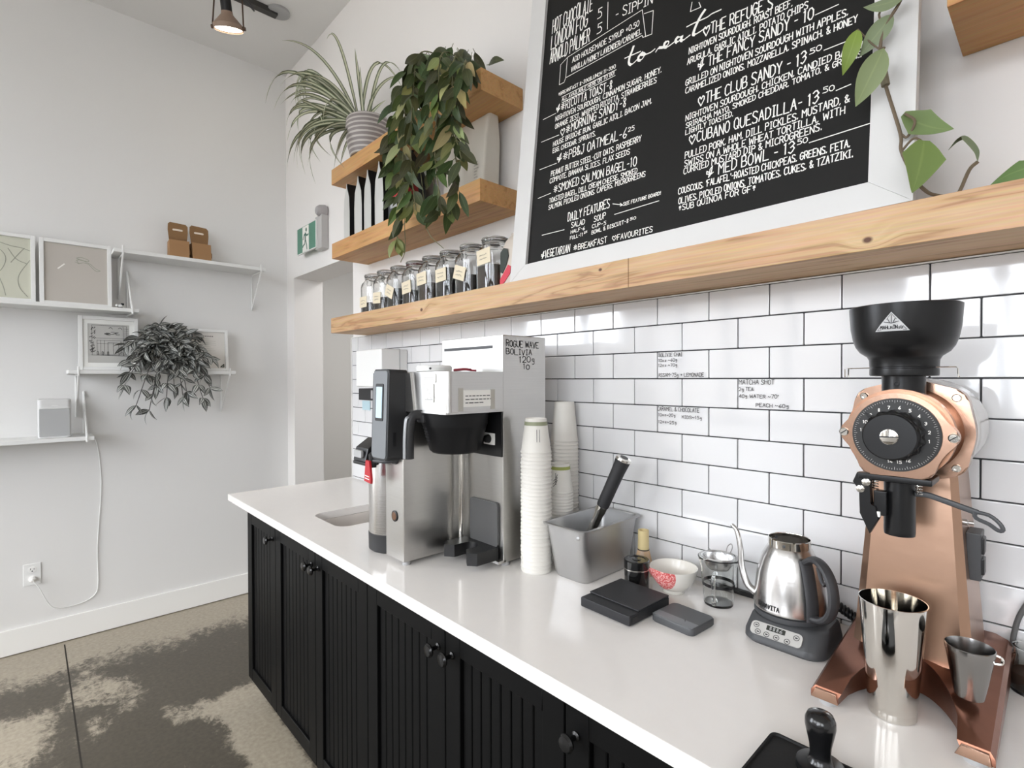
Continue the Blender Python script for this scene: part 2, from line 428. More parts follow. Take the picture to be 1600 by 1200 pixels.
rough_n = nz(20, 14, 1.2, rough_=.78); streak = nz(9, 10, 1.5, st=(.7,1.5,1), rough_=.7)
mask = mth('ADD', mth('MULTIPLY', big, .16), mth('ADD', mth('MULTIPLY', mid, .22), mth('ADD', mth('MULTIPLY', streak, .26), mth('MULTIPLY', rough_n, .44))))
wallstrip = mth('SUBTRACT', 1, smooth(sx.outputs['X'], -2.5, -2.02))
mask = mth('ADD', mask, mth('MULTIPLY', wallstrip, .22))
for (px, py, rx, ry, k) in ((-1.40,-.64,.16,.16,.17),(-1.15,-.66,.34,.13,.19),(-.85,-.66,.5,.11,.2),(-1.43,-.79,.14,.07,.11),(-1.50,-.88,.15,.06,.11),(-1.60,-1.13,.12,.05,.08),(-1.75,-1.40,.30,.16,.18),(-1.95,-1.13,.22,.12,.13),(-1.8,-1.02,.20,.10,.10),(-1.75,-.75,.30,.22,-.09),(-1.35,-1.05,.25,.16,-.10),(-1.98,-1.36,.16,.10,-.10)):
    mask = mth('ADD', mask, mth('MULTIPLY', blob(px,py,rx,ry), k))
mask = smooth(mask, .575, .695)
mx = n.new('ShaderNodeMix'); mx.data_type = 'RGBA'; mx.inputs['A'].default_value = rgb(76,70,60); mx.inputs['B'].default_value = rgb(158,149,133); l.new(mask, mx.inputs['Factor'])
sl = n.new('ShaderNodeMix'); sl.data_type = 'RGBA'; sl.blend_type = 'SOFT_LIGHT'; sl.inputs['Factor'].default_value = .5; l.new(mx.outputs['Result'], sl.inputs['A']); l.new(fine, sl.inputs['B'])
l.new(sl.outputs['Result'], b.inputs['Base Color'])
bp = n.new('ShaderNodeBump'); bp.inputs['Strength'].default_value = .15; bp.inputs['Distance'].default_value = .002; l.new(mid, bp.inputs['Height']); l.new(bp.outputs[0], b.inputs['Normal'])
FLOOR = m
JOINT = mat('saw_cut_joint', rgb(48,44,38), .9)
XR = WINX; HALL = 1.6
bm = BM(); box(bm, -3.6, XR, WINY, HALL, -.12, 0)
fl = struct('floor', bm, FLOOR, 'mottled brown polished concrete floor', 'floor')
bm = BM(); box(bm, -2.57, XR, -1.203, -1.197, 0, .0008); box(bm, -.25, -.244, WINY, -1.2, 0, .0008)
obj('saw_cut', bm, JOINT, fl)
bm = BM(); box(bm, XL-.12, XR+.12, WINY, .2, CEIL, CEIL+.1)
struct('ceiling', bm, CEILM, 'plain off-white ceiling above the left wall', 'ceiling')
bm = BM(); box(bm, XL-.12, XL, LW[1], .2, 0, CEIL); box(bm, XL-.12, XL, WINY, LW[0], 0, CEIL); box(bm, XL-.12, XL, LW[0], LW[1], 0, .5); box(bm, XL-.12, XL, LW[0], LW[1], 3.2, CEIL)
struct('wall_left', bm, LWALL, 'plain off-white side wall carrying the small white shelves', 'wall')
bm = BM(); box(bm, XL, XL+.014, WINY, 0, .004, .135, .003)
struct('baseboard_left', bm, TRIMW, 'white baseboard along the foot of the side wall', 'baseboard')
# back wall with the door-height opening at its left end
OX0, OX1, OZ, WT = -2.49, -1.612, 2.118, .2
bm = BM()
box(bm, XL, OX0, 0, WT, 0, CEIL); box(bm, OX0, OX1, 0, WT, OZ, CEIL); box(bm, OX1, XR, 0, WT, 0, CEIL)
struct('wall_back', bm, WALL, 'white wall behind the counter with an open doorway at its left end', 'wall')
bm = BM()   # passage seen through the opening
box(bm, -3.6, -1.0, HALL, HALL+.1, 0, 2.6); box(bm, -3.7, -3.6, WT, HALL, 0, 2.6); box(bm, -1.0, -.9, WT, HALL, 0, 2.6); box(bm, -3.7, -.9, WT, HALL+.1, 2.6, 2.7)
box(bm, -3.7, XL-.12, .1, .2, 0, 2.7)
struct('wall_passage', bm, LWALL, 'grey walls of the passage seen through the doorway', 'wall')
bm = BM(); box(bm, XR, XR+.12, WINY, .2, 0, CEIL)
struct('wall_right', bm, WALL, 'white wall at the far right end of the room', 'wall')
# street front behind the camera: wall with three window openings, mullions, glass-free sashes outside
bm = BM(); xs = [XL-.12]
for (a, c) in WINS: xs += [a, c]
xs.append(XR+.12)
for i in range(0, len(xs), 2): box(bm, xs[i], xs[i+1], WINY-.12, WINY, 0, CEIL)
for (a, c) in WINS:
    box(bm, a, c, WINY-.12, WINY, 0, .9); box(bm, a, c, WINY-.12, WINY, 3.35, CEIL)
struct('wall_front', bm, WALL, 'street front wall with three tall windows facing the counter', 'wall')
for i, (a, c) in enumerate(WINS):
    bm = BM(); k = .09
    for (x0, x1, z0, z1) in ((a,a+k,.9,3.35),(c-k,c,.9,3.35),(a,c,.9,.9+k),(a,c,3.35-k,3.35),(a+(c-a)/3-k/2,a+(c-a)/3+k/2,.9,3.35),(a+(c-a)*2/3-k/2,a+(c-a)*2/3+k/2,.9,3.35),(a,c,2.5,2.5+k)):
        box(bm, x0, x1, WINY-.1, WINY-.03, z0, z1)
    struct('window_%d' % (i+1), bm, DARKG, 'dark framed street window facing the counter, number %d from the side wall' % (i+1), 'window')
bm = BM()
for (y0, y1, z0, z1) in ((LW[0],LW[0]+.06,.5,3.2),(LW[1]-.06,LW[1],.5,3.2),(LW[0],LW[1],.5,.56),(LW[0],LW[1],3.14,3.2),(-3.4,-3.32,.5,3.2),(LW[0],LW[1],2.45,2.51)): box(bm, XL-.1, XL-.03, y0, y1, z0, z1)
struct('window_4', bm, DARKG, 'dark framed side window towards the street corner', 'window')
bm = BM(); box(bm, -30, 30, -40, WINY-.12, -.25, -.12); box(bm, -30, XL-.12, WINY-.12, -.5, -.25, -.12)
struct('ground_outside', bm, mat('pale_pavement', rgb(150,148,144), .9), 'pale pavement outside the street windows', 'pavement')
bm = BM(); box(bm, -14, -3, -24, -20, -.12, 5.5); box(bm, 2, 16, -26, -21, -.12, 4.2)
struct('wall_across_street', bm, mat('street_wall', rgb(120,116,112), .9), 'low buildings across the street', 'wall')
w2_ = bpy.data.objects['window_2']; bm = BM()
for tx, zz, hh in (('Bay', 2.19, .10), ('Bay', 1.925, .15)): letter(bm, tx, (.62,-4.682,zz), (.62+hh*2.1,-4.682,zz), (0,0,1), hh, hh*.13, (0,1,0))
obj('window_lettering', bm, GREYP, w2_, flat=True)
# tiled splashback: every tile its own bevelled slab in one surface
bm = BM(); random.seed(5)
zb = ZC-.02; x_l, x_r = OX1, 2.2; g = .0012
box(bm, x_l, x_r, -.0045, 0, zb, Z0, mi=1)
for r_ in range(11):
    zt = Z0-r_*TW/2; z1 = zt-g; z0 = zt-TW/2+g
    if z1 < zb: break
    off = 0 if r_ % 2 == 0 else .5
    for i in range(-12, 16):
        a, c = (i+off)*TW+g, (i+off+1)*TW-g
        a, c = max(a, x_l+g), min(c, x_r)
        if c-a < .006: continue
        vs = box(bm, a, c, -.0095, -.001, max(z0, zb), z1, .0022, seg=2)
        rx, rz = random.gauss(0,.0045), random.gauss(0,.0035); cx, cz = (a+c)/2, (z0+z1)/2
        for v in vs: v.co.y += (v.co.x-cx)*rz+(v.co.z-cz)*rx
tiles = struct('wall_tiles', bm, [TILE, GROUT], 'glossy white subway tiles with dark grout behind the counter', 'tiles')
bm = BM(); box(bm, OX1-.004, OX1, -.012, .004, ZC, Z0); box(bm, OX1, x_r, -.0105, 0, Z0, Z0+.003)
struct('trim_1', bm, TRIMW, 'thin white metal edge trim round the tiles', 'trim')
# notes written on three tiles with a marker
bm = BM(); ny = -.0122; up = (0,0,1); nn = (0,-1,0); random.seed(2)
def tnote(s, x, z, wd_, h): letter(bm, s, (x, ny, z), (x+wd_, ny, z), up, h, .0012, nn, slant=.001, jit=.06)
X1 = TW*2+.005
tnote('BOLIVIE CHAI', X1, Z0-.154-.0145, .075, .010); tnote('10oz ~60g', X1, Z0-.154-.029, .06, .008); tnote('12oz ~70g', X1, Z0-.154-.043, .06, .008); tnote('ASSAM-75g + LEMONADE', X1, Z0-.154-.0715, .138, .010)
X2 = TW*3.5+.004
tnote('MATCHA SHOT', X2, Z0-.231-.014, .087, .011); tnote('2g TEA', X2, Z0-.231-.031, .037, .0085); tnote('40g WATER ~70°', X2, Z0-.231-.0485, .098, .0085); tnote('PEACH ~60g', X2+.042, Z0-.231-.070, .078, .0085)
tnote('CARAMEL & CHOCOLATE', X1-.003, Z0-.308-.014, .128, .0105); tnote('10oz~20g', X1, Z0-.308-.030, .055, .008); tnote('KIDS~15g', X1+.073, Z0-.308-.033, .06, .008); tnote('12oz~25g', X1, Z0-.308-.050, .058, .008)
o = obj('marker_writing', bm, INK, tiles, flat=True)
# ============================================================= COUNTER
# countertop slab with the sink cut-out
def loop2(pts, z, bm): return [bm.verts.new((x, y, z)) for x, y in pts]
CX0, CX1, CY0, CY1 = -1.632, 2.2, -.636, -.010
SX0, SX1, SY0, SY1 = -.978, -.715, -.497, -.19
bm = BM()
hole = rrect(SX1-SX0, SY1-SY0, .05, 5, (SX0+SX1)/2, (SY0+SY1)/2)
outer = [(CX0,CY0),(CX1,CY0),(CX1,CY1),(CX0,CY1)]
for z in (ZC, ZC-.03):
    eo = loop2(outer, z, bm); eh = loop2(hole, z, bm)
    ed = [bm.edges.new((e[i], e[(i+1) % len(e)])) for e in (eo, eh) for i in range(len(e))]
    bmesh.ops.triangle_fill(bm, edges=ed, use_beauty=True)
    if z == ZC: top = (eo, eh)
    else:
        skin(bm, [top[0], eo]); skin(bm, [top[1], eh])
bmesh.ops.recalc_face_normals(bm, faces=bm.faces)
es = [e for e in bm.edges if len(e.link_faces) == 2 and all(abs(v.co.z-ZC) < 1e-5 for v in e.verts) and e.calc_face_angle(0) > 1 and all(abs(v.co.y-CY0) < 1e-4 or abs(v.co.x-CX0) < 1e-4 for v in e.verts)]
bmesh.ops.bevel(bm, geom=es, offset=.003, segments=2, profile=.5, affect='EDGES')
tag(obj('countertop', bm, QUARTZ, ang=50), 'long white quartz countertop with a sink cut-out beside the coffee brewer', 'countertop')
bm = BM()
rs = []
for (d, z, rr) in ((.02, ZC-.031, .06), (.0, ZC-.031, .05), (0, ZC-.06, .05), (.006, ZC-.15, .055), (.03, ZC-.18, .05), (.09, ZC-.185, .03)):
    rs.append(ring(bm, [(x, y, z) for x, y in rrect(SX1-SX0-2*d if d != .02 else SX1-SX0+.04, max(.03, SY1-SY0-2*d*.6) if d != .02 else SY1-SY0+.04, rr, 5, (SX0+SX1)/2, (SY0+SY1)/2)]))
skin(bm, rs, True, False, True)
sk = thing('sink', 'white undermount sink basin set into the countertop', 'sink', ((SX0+SX1)/2, (SY0+SY1)/2, ZC-.19))
obj('basin', bm, mat('white_sink', rgb(214,208,202), .25), sk)
bm = BM(); lathe(bm, [(.001,ZC-.184),(.03,ZC-.184),(.033,ZC-.182),(.03,ZC-.1835)], T((SX0+SX1)/2, (SY0+SY1)/2, 0), 20)
obj('drain', bm, CHROME, sk)
# base cabinets: frame-and-beadboard doors in black
FY = -.618; CZ0, CZ1 = .09, ZC-.0305
def door_mesh(x0, x1):
    bm = BM(); g = .0018; x0 += g; x1 -= g; z0, z1 = CZ0+.003, CZ1-.004; st = .055
    for q in ((x0,x0+st,z0,z1),(x1-st,x1,z0,z1),(x0+st,x1-st,z0,z0+st),(x0+st,x1-st,z1-st,z1)): box(bm, q[0], q[1], FY, FY+.02, q[2], q[3], .0015, seg=1)
    pw = (x1-x0-2*st); nb = max(3, round(pw/.034)); bw = pw/nb
    for i in range(nb):
        a = x0+st+i*bw; box(bm, a+.0015, a+bw-.0015, FY+.009, FY+.018, z0+st-.002, z1-st+.002, .002, seg=1)
    box(bm, x0+st, x1-st, FY+.014, FY+.019, z0+st-.002, z1-st+.002)
    return bm
def knob_mesh(x, z):
    bm = BM(); lathe(bm, [(.009,0),(.009,.003),(.005,.006),(.0045,.018),(.008,.022),(.0155,.025),(.0165,.029),(.013,.0335),(.004,.035)], T(x, FY, z) @ RX(90), 20); return bm
KNOBM = mat('black_knob', rgb(18,18,18), .22)
CABS = [([(-1.395,-1.037,'r')],'narrow black beadboard cabinet at the left end of the counter'),
        ([(-1.037,-.646,'r'),(-.646,-.272,'l')],'black double-door beadboard cabinet below the sink'),
        ([(-.272,.112,'r'),(.112,.485,'l')],'black double-door cabinet below the brewer and paper cups'),
        ([(.485,.86,'l'),(.86,1.23,'r')],'black double-door cabinet below the kettle at the right')]
for drs, lab in CABS:
    a, c = drs[0][0], drs[-1][1]
    cb = thing('base_cabinet', lab, 'cabinet', ((a+c)/2, -.3, 0), group='base cabinets under the counter')
    bm = BM(); t_ = .018
    box(bm, a, a+t_, FY+.021, -.03, CZ0, CZ1); box(bm, c-t_, c, FY+.021, -.03, CZ0, CZ1); box(bm, a, c, FY+.021, -.03, CZ0, CZ0+t_); box(bm, a, c, -.045, -.03, CZ0, CZ1); box(bm, a, c, FY+.021, FY+.06, CZ1-.03, CZ1)
    obj('carcass', bm, BLACKP, cb)
    bm = BM(); box(bm, a+(.02 if a < -1.3 else 0), c, FY+.075, FY+.09, 0, CZ0); box(bm, a+.02, a+.035, FY+.09, -.05, 0, CZ0)
    obj('toe_kick', bm, BLACKP, cb)
    for (x0, x1, side) in drs:
        d = obj('door', door_mesh(x0, x1), BLACKP, cb)
        obj('knob', knob_mesh(x1-.028 if side == 'r' else x0+.028, .785), KNOBM, d)
# ============================================================= WOODEN SHELVES
def shelf(name, x0, x1, z0, z1, m, label, y0=-.2):
    bm = BM(); box(bm, x0, x1, y0, -.001, z0, z1, .002); return tag(obj(name, bm, m), label, 'shelf')
sh = shelf('wooden_shelf', -1.452, 2.2, 1.6625, 1.738, OAK, 'long thick honey wood shelf above the tiles holding the menu board')
bm = BM(); box(bm, .339, .3405, -.2006, -.15, 1.663, 1.7375); obj('butt_joint', bm, mat('joint_line', rgb(120,84,52), .8), sh)
shelf('wooden_shelf', -1.435, -.258, 2.037, 2.114, OAK2, 'short thick wood shelf holding the coffee bags, below the plant shelf')
shelf('wooden_shelf', -1.435, -.25, 2.410, 2.487, OAK2, 'short thick wood shelf carrying the two potted plants, topmost of three')
shelf('wooden_shelf', .971, 2.2, 2.050, 2.127, OAK2, 'thick wood shelf end at the upper right beside the menu board')
MENU=[
("HOT CHOCOLATE",0.099,0.812,0.269,0.800,0.0503),
("LONDON FOG",0.099,0.759,0.253,0.757,0.0500),
("ARNOLD PALMER",0.099,0.708,0.265,0.702,0.0480),
("5",0.288,0.760,0.308,0.758,0.0342),
("5",0.290,0.712,0.312,0.710,0.0340),
("- SIPPIN",0.356,0.721,0.483,0.700,0.0329),
("ADD HOUSEMADE SYRUP +0.50",0.199,0.666,0.443,0.657,0.0219),
("VANILLA/HONEY LAVENDER/CARAMEL",0.197,0.637,0.452,0.629,0.0211),
("*BREAKFAST 8-330|LUNCH 11-330",0.150,0.580,0.371,0.570,0.0143),
("ALL AVAILABLE HERE OR TO GO!",0.167,0.556,0.369,0.552,0.0133),
("}@RICOTTA TOAST-8",0.145,0.527,0.365,0.512,0.0301),
("NIGHTOVEN SOURDOUGH, CINNAMON SUGAR, HONEY,",0.145,0.500,0.524,0.487,0.0205),
("ORANGE ZEST, WHIPPED RICOTTA, STRAWBERRIES",0.146,0.475,0.510,0.466,0.0204),
("^@MORNING SANDY-8",0.171,0.441,0.418,0.440,0.0309),
("HOUSE BRIOCHE BUN, GARLIC AIOLI, BACON JAM,",0.143,0.419,0.500,0.413,0.0203),
("EGG, CHEDDAR, SPROUTS.",0.144,0.397,0.315,0.392,0.0187),
("}@PB&J OATMEAL-6",0.165,0.359,0.427,0.348,0.0322),
("25",0.428,0.361,0.450,0.360,0.0161),
("PEANUT BUTTER STEEL-CUT OATS, RASPBERRY",0.144,0.322,0.474,0.320,0.0216),
("COMPOTE, BANANA SLICES, FLAX SEEDS",0.141,0.301,0.440,0.296,0.0200),
("@SMOKED SALMON BAGEL-10",0.159,0.264,0.465,0.256,0.0289),
("TOASTED BAGEL, DILL CREAM CHEESE, SMOKED",0.145,0.237,0.468,0.235,0.0191),
("SALMON, PICKLED ONIONS, CAPERS, MICROGREENS",0.144,0.215,0.494,0.218,0.0190),
("DAILY FEATURES",0.229,0.158,0.384,0.163,0.0290),
("SEE FEATURE BOARD!",0.429,0.155,0.544,0.155,0.0117),
("SALAD",0.245,0.136,0.298,0.135,0.0201),
("SOUP",0.330,0.133,0.373,0.135,0.0220),
("HALF-6",0.245,0.118,0.300,0.119,0.0129),
("CUP-5",0.325,0.117,0.376,0.116,0.0137),
("FULL-11",0.244,0.100,0.294,0.102,0.0128),
("25",0.296,0.107,0.309,0.108,0.0070),
("BOWL & BISCUIT-8",0.325,0.099,0.451,0.105,0.0137),
("50",0.453,0.109,0.474,0.109,0.0090),
("}VEGETARIAN",0.128,0.063,0.248,0.064,0.0271),
("@BREAKFAST",0.259,0.063,0.383,0.064,0.0226),
("^FAVOURITES",0.398,0.064,0.527,0.063,0.0197),
("^THE REFUGE S",0.633,0.524,0.799,0.508,0.0336),
("NIGHTOVEN SOURDOUGH, ROAST BEEF,",0.598,0.498,0.840,0.489,0.0211),
("ARUGULA, GARLIC AIOLI, POTATO CHIPS",0.595,0.472,0.871,0.466,0.0211),
("} THE FANCY SANDY - 10",0.624,0.442,0.883,0.437,0.0304),
("GRILLED ON NIGHTOVEN SOURDOUGH WITH APPLES,",0.594,0.418,0.946,0.410,0.0210),
("CARAMELIZED ONIONS, MOZZARELLA, SPINACH, & HONEY",0.595,0.397,0.962,0.387,0.0197),
("^THE CLUB SANDY - 13",0.630,0.349,0.873,0.347,0.0311),
("50",0.876,0.362,0.901,0.360,0.0153),
("NIGHTOVEN SOURDOUGH, CHICKEN, CANDIED BACON",0.600,0.325,0.972,0.328,0.0194),
("SRIRACHA MAYO, SMOKED CHEDDAR, TOMATO, & GREENS",0.602,0.306,0.972,0.312,0.0169),
("LIGHTLY TOASTED.",0.602,0.289,0.721,0.291,0.0169),
("^CUBANO QUESADILLA- 13",0.612,0.260,0.900,0.250,0.0299),
("50",0.904,0.266,0.927,0.264,0.0148),
("PULLED PORK, HAM, DILL PICKLES, MUSTARD, &",0.604,0.228,0.954,0.229,0.0215),
("SWISS ON A WHOLE WHEAT TORTILLA, WITH",0.604,0.208,0.947,0.208,0.0202),
("CURRIED MUSTARD DIP & MICROGREENS.",0.603,0.189,0.907,0.189,0.0202),
("} MED BOWL - 13",0.662,0.163,0.858,0.160,0.0286),
("50",0.860,0.173,0.882,0.173,0.0140),
("COUSCOUS, 'FALAFEL'-ROASTED CHICKPEAS, GREENS, FETA,",0.592,0.142,0.958,0.137,0.0202),
("OLIVES, PICKLED ONIONS, TOMATOES, CUKES, & TZATZIKI.",0.594,0.117,0.963,0.115,0.0201),
("*SUB QUINOA FOR GF*",0.595,0.099,0.782,0.099,0.0189),
]
LINES=[
[(0.326,0.790),(0.331,0.705)],
[(0.178,0.694),(0.449,0.698)],
[(0.179,0.628),(0.453,0.622)],
[(0.178,0.694),(0.177,0.629)],
[(0.449,0.698),(0.466,0.612)],
[(0.178,0.694),(0.150,0.683),(0.151,0.617),(0.171,0.616),(0.177,0.629)],
[(0.456,0.683),(0.485,0.676),(0.485,0.610),(0.457,0.615),(0.455,0.621)],
[(0.166,0.570),(0.373,0.563)],
[(0.168,0.551),(0.371,0.547)],
[(0.089,0.527),(0.145,0.526)],
[(0.089,0.452),(0.166,0.448)],
[(0.091,0.360),(0.165,0.358)],
[(0.094,0.265),(0.150,0.267)],
[(0.393,0.170),(0.427,0.158)],
[(0.418,0.165),(0.427,0.158),(0.419,0.157)],
[(0.402,0.138),(0.539,0.140)],
[(0.125,0.139),(0.218,0.136)],
[(0.885,0.443),(0.927,0.442)],
[(0.904,0.357),(0.967,0.355)],
[(0.929,0.261),(0.954,0.263)],
[(0.884,0.170),(0.990,0.171)],
[(0.596,0.611),(0.624,0.607),(0.618,0.623)],
[(0.596,0.611),(0.599,0.634)],
]
SCRIPT=[
[(0.401,0.583),(0.415,0.582),(0.431,0.580),(0.452,0.578)],
[(0.428,0.604),(0.423,0.591),(0.417,0.577),(0.416,0.563),(0.423,0.554),(0.433,0.555),(0.445,0.560)],
[(0.454,0.569),(0.447,0.564),(0.448,0.555),(0.457,0.552),(0.465,0.559),(0.466,0.566),(0.459,0.571),(0.458,0.566),(0.470,0.561),(0.486,0.559),(0.498,0.562)],
[(0.501,0.552),(0.509,0.559),(0.523,0.554),(0.535,0.554),(0.539,0.560),(0.534,0.565),(0.527,0.563),(0.526,0.554),(0.534,0.549),(0.546,0.550),(0.558,0.553)],
[(0.572,0.557),(0.564,0.560),(0.559,0.555),(0.562,0.548),(0.570,0.549),(0.576,0.556),(0.574,0.548),(0.579,0.544),(0.590,0.546),(0.599,0.548)],
[(0.635,0.593),(0.624,0.582),(0.615,0.567),(0.609,0.553),(0.608,0.545),(0.615,0.542),(0.633,0.544),(0.651,0.546)],
[(0.588,0.575),(0.613,0.574),(0.641,0.571),(0.655,0.573),(0.677,0.571)],
]
SPIDER=[((-1.23,-0.15,2.74),(-1.43,-0.47,3.07),(-1.42,-0.52,2.70)),
((-1.22,-0.14,2.74),(-1.32,-0.28,3.07),(-1.43,-0.44,3.03)),
((-1.24,-0.17,2.74),(-1.29,-0.23,3.20),(-1.32,-0.27,3.06)),
((-1.24,-0.17,2.74),(-1.38,-0.42,2.97),(-1.37,-0.50,2.66)),
((-1.22,-0.14,2.74),(-1.44,-0.40,2.85),(-1.44,-0.42,2.64)),
((-1.24,-0.16,2.74),(-1.41,-0.43,2.71),(-1.38,-0.44,2.39)),
((-1.25,-0.17,2.74),(-1.39,-0.40,3.04),(-1.34,-0.41,2.70)),
((-1.24,-0.17,2.74),(-1.44,-0.40,2.66),(-1.34,-0.32,2.36)),
((-1.22,-0.14,2.74),(-1.42,-0.44,2.67),(-1.31,-0.38,2.38)),
((-1.24,-0.17,2.74),(-1.20,-0.17,2.88),(-1.19,-0.19,2.99)),
((-1.23,-0.16,2.74),(-1.16,-0.18,2.81),(-1.12,-0.20,2.87)),
((-1.25,-0.18,2.74),(-1.18,-0.13,3.14),(-1.04,-0.02,2.80)),
((-1.23,-0.15,2.74),(-1.16,-0.11,2.88),(-1.05,-0.02,2.87)),
((-1.23,-0.15,2.74),(-1.17,-0.11,2.84),(-1.16,-0.12,2.73)),
((-1.25,-0.17,2.74),(-1.15,-0.15,2.69),(-1.06,-0.10,2.73)),
((-1.22,-0.15,2.74),(-1.39,-0.34,2.65),(-1.26,-0.21,2.44)),
((-1.22,-0.15,2.74),(-1.48,-0.40,2.69),(-1.38,-0.28,2.49)),
((-1.22,-0.15,2.74),(-1.20,-0.27,2.63),(-1.14,-0.32,2.37)),
((-1.23,-0.15,2.74),(-1.28,-0.19,2.65),(-1.31,-0.21,2.47)),
((-1.23,-0.16,2.74),(-1.29,-0.30,2.86),(-1.25,-0.32,2.63)),
((-1.24,-0.17,2.74),(-1.37,-0.32,2.93),(-1.47,-0.44,2.74)),
((-1.23,-0.15,2.74),(-1.38,-0.40,2.74),(-1.34,-0.42,2.44)),
((-1.25,-0.18,2.74),(-1.13,-0.10,3.06),(-1.03,-0.04,2.87)),
((-1.22,-0.14,2.74),(-1.34,-0.36,3.01),(-1.38,-0.47,2.78)),
((-1.25,-0.17,2.74),(-1.26,-0.30,2.93),(-1.29,-0.42,2.79)),
((-1.22,-0.14,2.74),(-1.42,-0.33,2.91),(-1.49,-0.39,2.71)),
((-1.23,-0.15,2.74),(-1.37,-0.31,2.83),(-1.42,-0.36,2.57)),
((-1.23,-0.16,2.74),(-1.35,-0.30,2.84),(-1.37,-0.33,2.63)),
((-1.22,-0.15,2.74),(-1.47,-0.37,2.84),(-1.51,-0.39,2.60)),
((-1.22,-0.14,2.74),(-1.37,-0.32,2.75),(-1.36,-0.33,2.49)),
((-1.22,-0.15,2.74),(-1.23,-0.23,2.64),(-1.22,-0.27,2.46)),
((-1.22,-0.14,2.74),(-1.45,-0.41,3.07),(-1.39,-0.37,2.71)),
((-1.22,-0.15,2.74),(-1.48,-0.40,2.69),(-1.35,-0.24,2.52)),
((-1.23,-0.15,2.74),(-1.39,-0.40,2.66),(-1.33,-0.39,2.44)),
((-1.24,-0.16,2.74),(-1.40,-0.39,2.79),(-1.38,-0.42,2.67)),
((-1.22,-0.14,2.74),(-1.43,-0.42,2.75),(-1.36,-0.38,2.45)),
((-1.23,-0.15,2.74),(-1.38,-0.32,2.80),(-1.38,-0.34,2.54)),
((-1.23,-0.16,2.74),(-1.49,-0.39,2.86),(-1.47,-0.35,2.65)),
((-1.24,-0.16,2.74),(-1.37,-0.30,2.76),(-1.40,-0.33,2.48)),
((-1.24,-0.16,2.74),(-1.35,-0.40,2.73),(-1.30,-0.44,2.41)),
((-1.23,-0.15,2.74),(-1.32,-0.31,2.79),(-1.31,-0.34,2.58)),
((-1.23,-0.16,2.74),(-1.32,-0.40,2.84),(-1.28,-0.46,2.66)),
((-1.23,-0.15,2.74),(-1.49,-0.39,3.13),(-1.44,-0.31,2.76)),
((-1.24,-0.16,2.74),(-1.32,-0.36,2.75),(-1.22,-0.33,2.60)),
((-1.23,-0.15,2.74),(-1.34,-0.42,2.74),(-1.24,-0.42,2.68)),
((-1.23,-0.16,2.74),(-1.37,-0.44,2.68),(-1.27,-0.43,2.38)),
((-1.22,-0.14,2.74),(-1.37,-0.43,2.97),(-1.29,-0.43,2.68)),
((-1.22,-0.14,2.74),(-1.50,-0.42,3.15),(-1.44,-0.35,2.70)),
((-1.24,-0.17,2.74),(-1.50,-0.40,3.13),(-1.44,-0.32,2.74)),
((-1.22,-0.15,2.74),(-1.44,-0.44,3.07),(-1.33,-0.36,2.75)),
((-1.25,-0.17,2.74),(-1.28,-0.34,2.69),(-1.24,-0.40,2.39)),
((-1.24,-0.16,2.74),(-1.47,-0.37,3.15),(-1.46,-0.34,2.77))]
# ============================================================= MENU BOARD
al, th = -.018866, .109560
ES = Vector((math.cos(al), math.sin(al), 0)); ET = Vector((-math.sin(al)*math.sin(th), math.cos(al)*math.sin(th), math.cos(th))); EN = ES.cross(ET)
MO = Vector((-.132, -.180, 1.738))
MM = Matrix(((ES.x,-EN.x,ET.x,MO.x),(ES.y,-EN.y,ET.y,MO.y),(ES.z,-EN.z,ET.z,MO.z),(0,0,0,1)))   # local x along, y into the board, z up
mb = thing('menu_board', 'large blackboard menu in a white frame leaning on the long wood shelf', 'menu board', (.4,-.15,1.738))
bm = BM(); W_, H_, fw = 1.059, 1.40, .0685
prism(bm, [(0,0),(W_,0),(W_-fw,.053),(fw,.053)], 0, .022, MM, .001); prism(bm, [(0,H_),(fw,H_-.06),(W_-fw,H_-.06),(W_,H_)], 0, .022, MM, .001)
prism(bm, [(0,0),(fw,.053),(fw,H_-.06),(0,H_)], 0, .022, MM, .001); prism(bm, [(W_,0),(W_,H_),(W_-fw,H_-.06),(W_-fw,.053)], 0, .022, MM, .001)
obj('frame', bm, mat('chalky_white_frame', rgb(210,209,207), .6, var=.02, vscale=15), mb)
bm = BM(); box(bm, fw-.01, W_-fw+.01, .010, .018, .045, H_-.05, M=MM); bo = obj('blackboard', bm, BOARD, mb)
bm = BM(); random.seed(11)
def mp(s, t): return MO+ES*s+ET*t-EN*(.0096)
for (s, s0, t0, s1, t1, h) in MENU:
    h *= .74 if h < .024 else (.84 if h < .036 else .92); wd = .0012+.055*h if h < .03 else .0032
    letter(bm, s, mp(s0,t0), mp(s1,t1), ET, h, wd, EN, slant=.08*h, jit=.05)
for pl in LINES:
    lines(bm, [mp(*q) for q in pl], .0019, EN)
for (s0, t0, s1) in ((.07,.0,0),): pass
for pl in SCRIPT:
    P = smoothpath([mp(*q) for q in pl], 5)
    for i in range(len(P)-1):
        d = P[i+1]-P[i]; stroke(bm, [P[i], P[i+1]], .007 if d.dot(ET) < -.3*d.length else .003, EN)
obj('chalk_lettering', bm, CHALK, bo, flat=True)
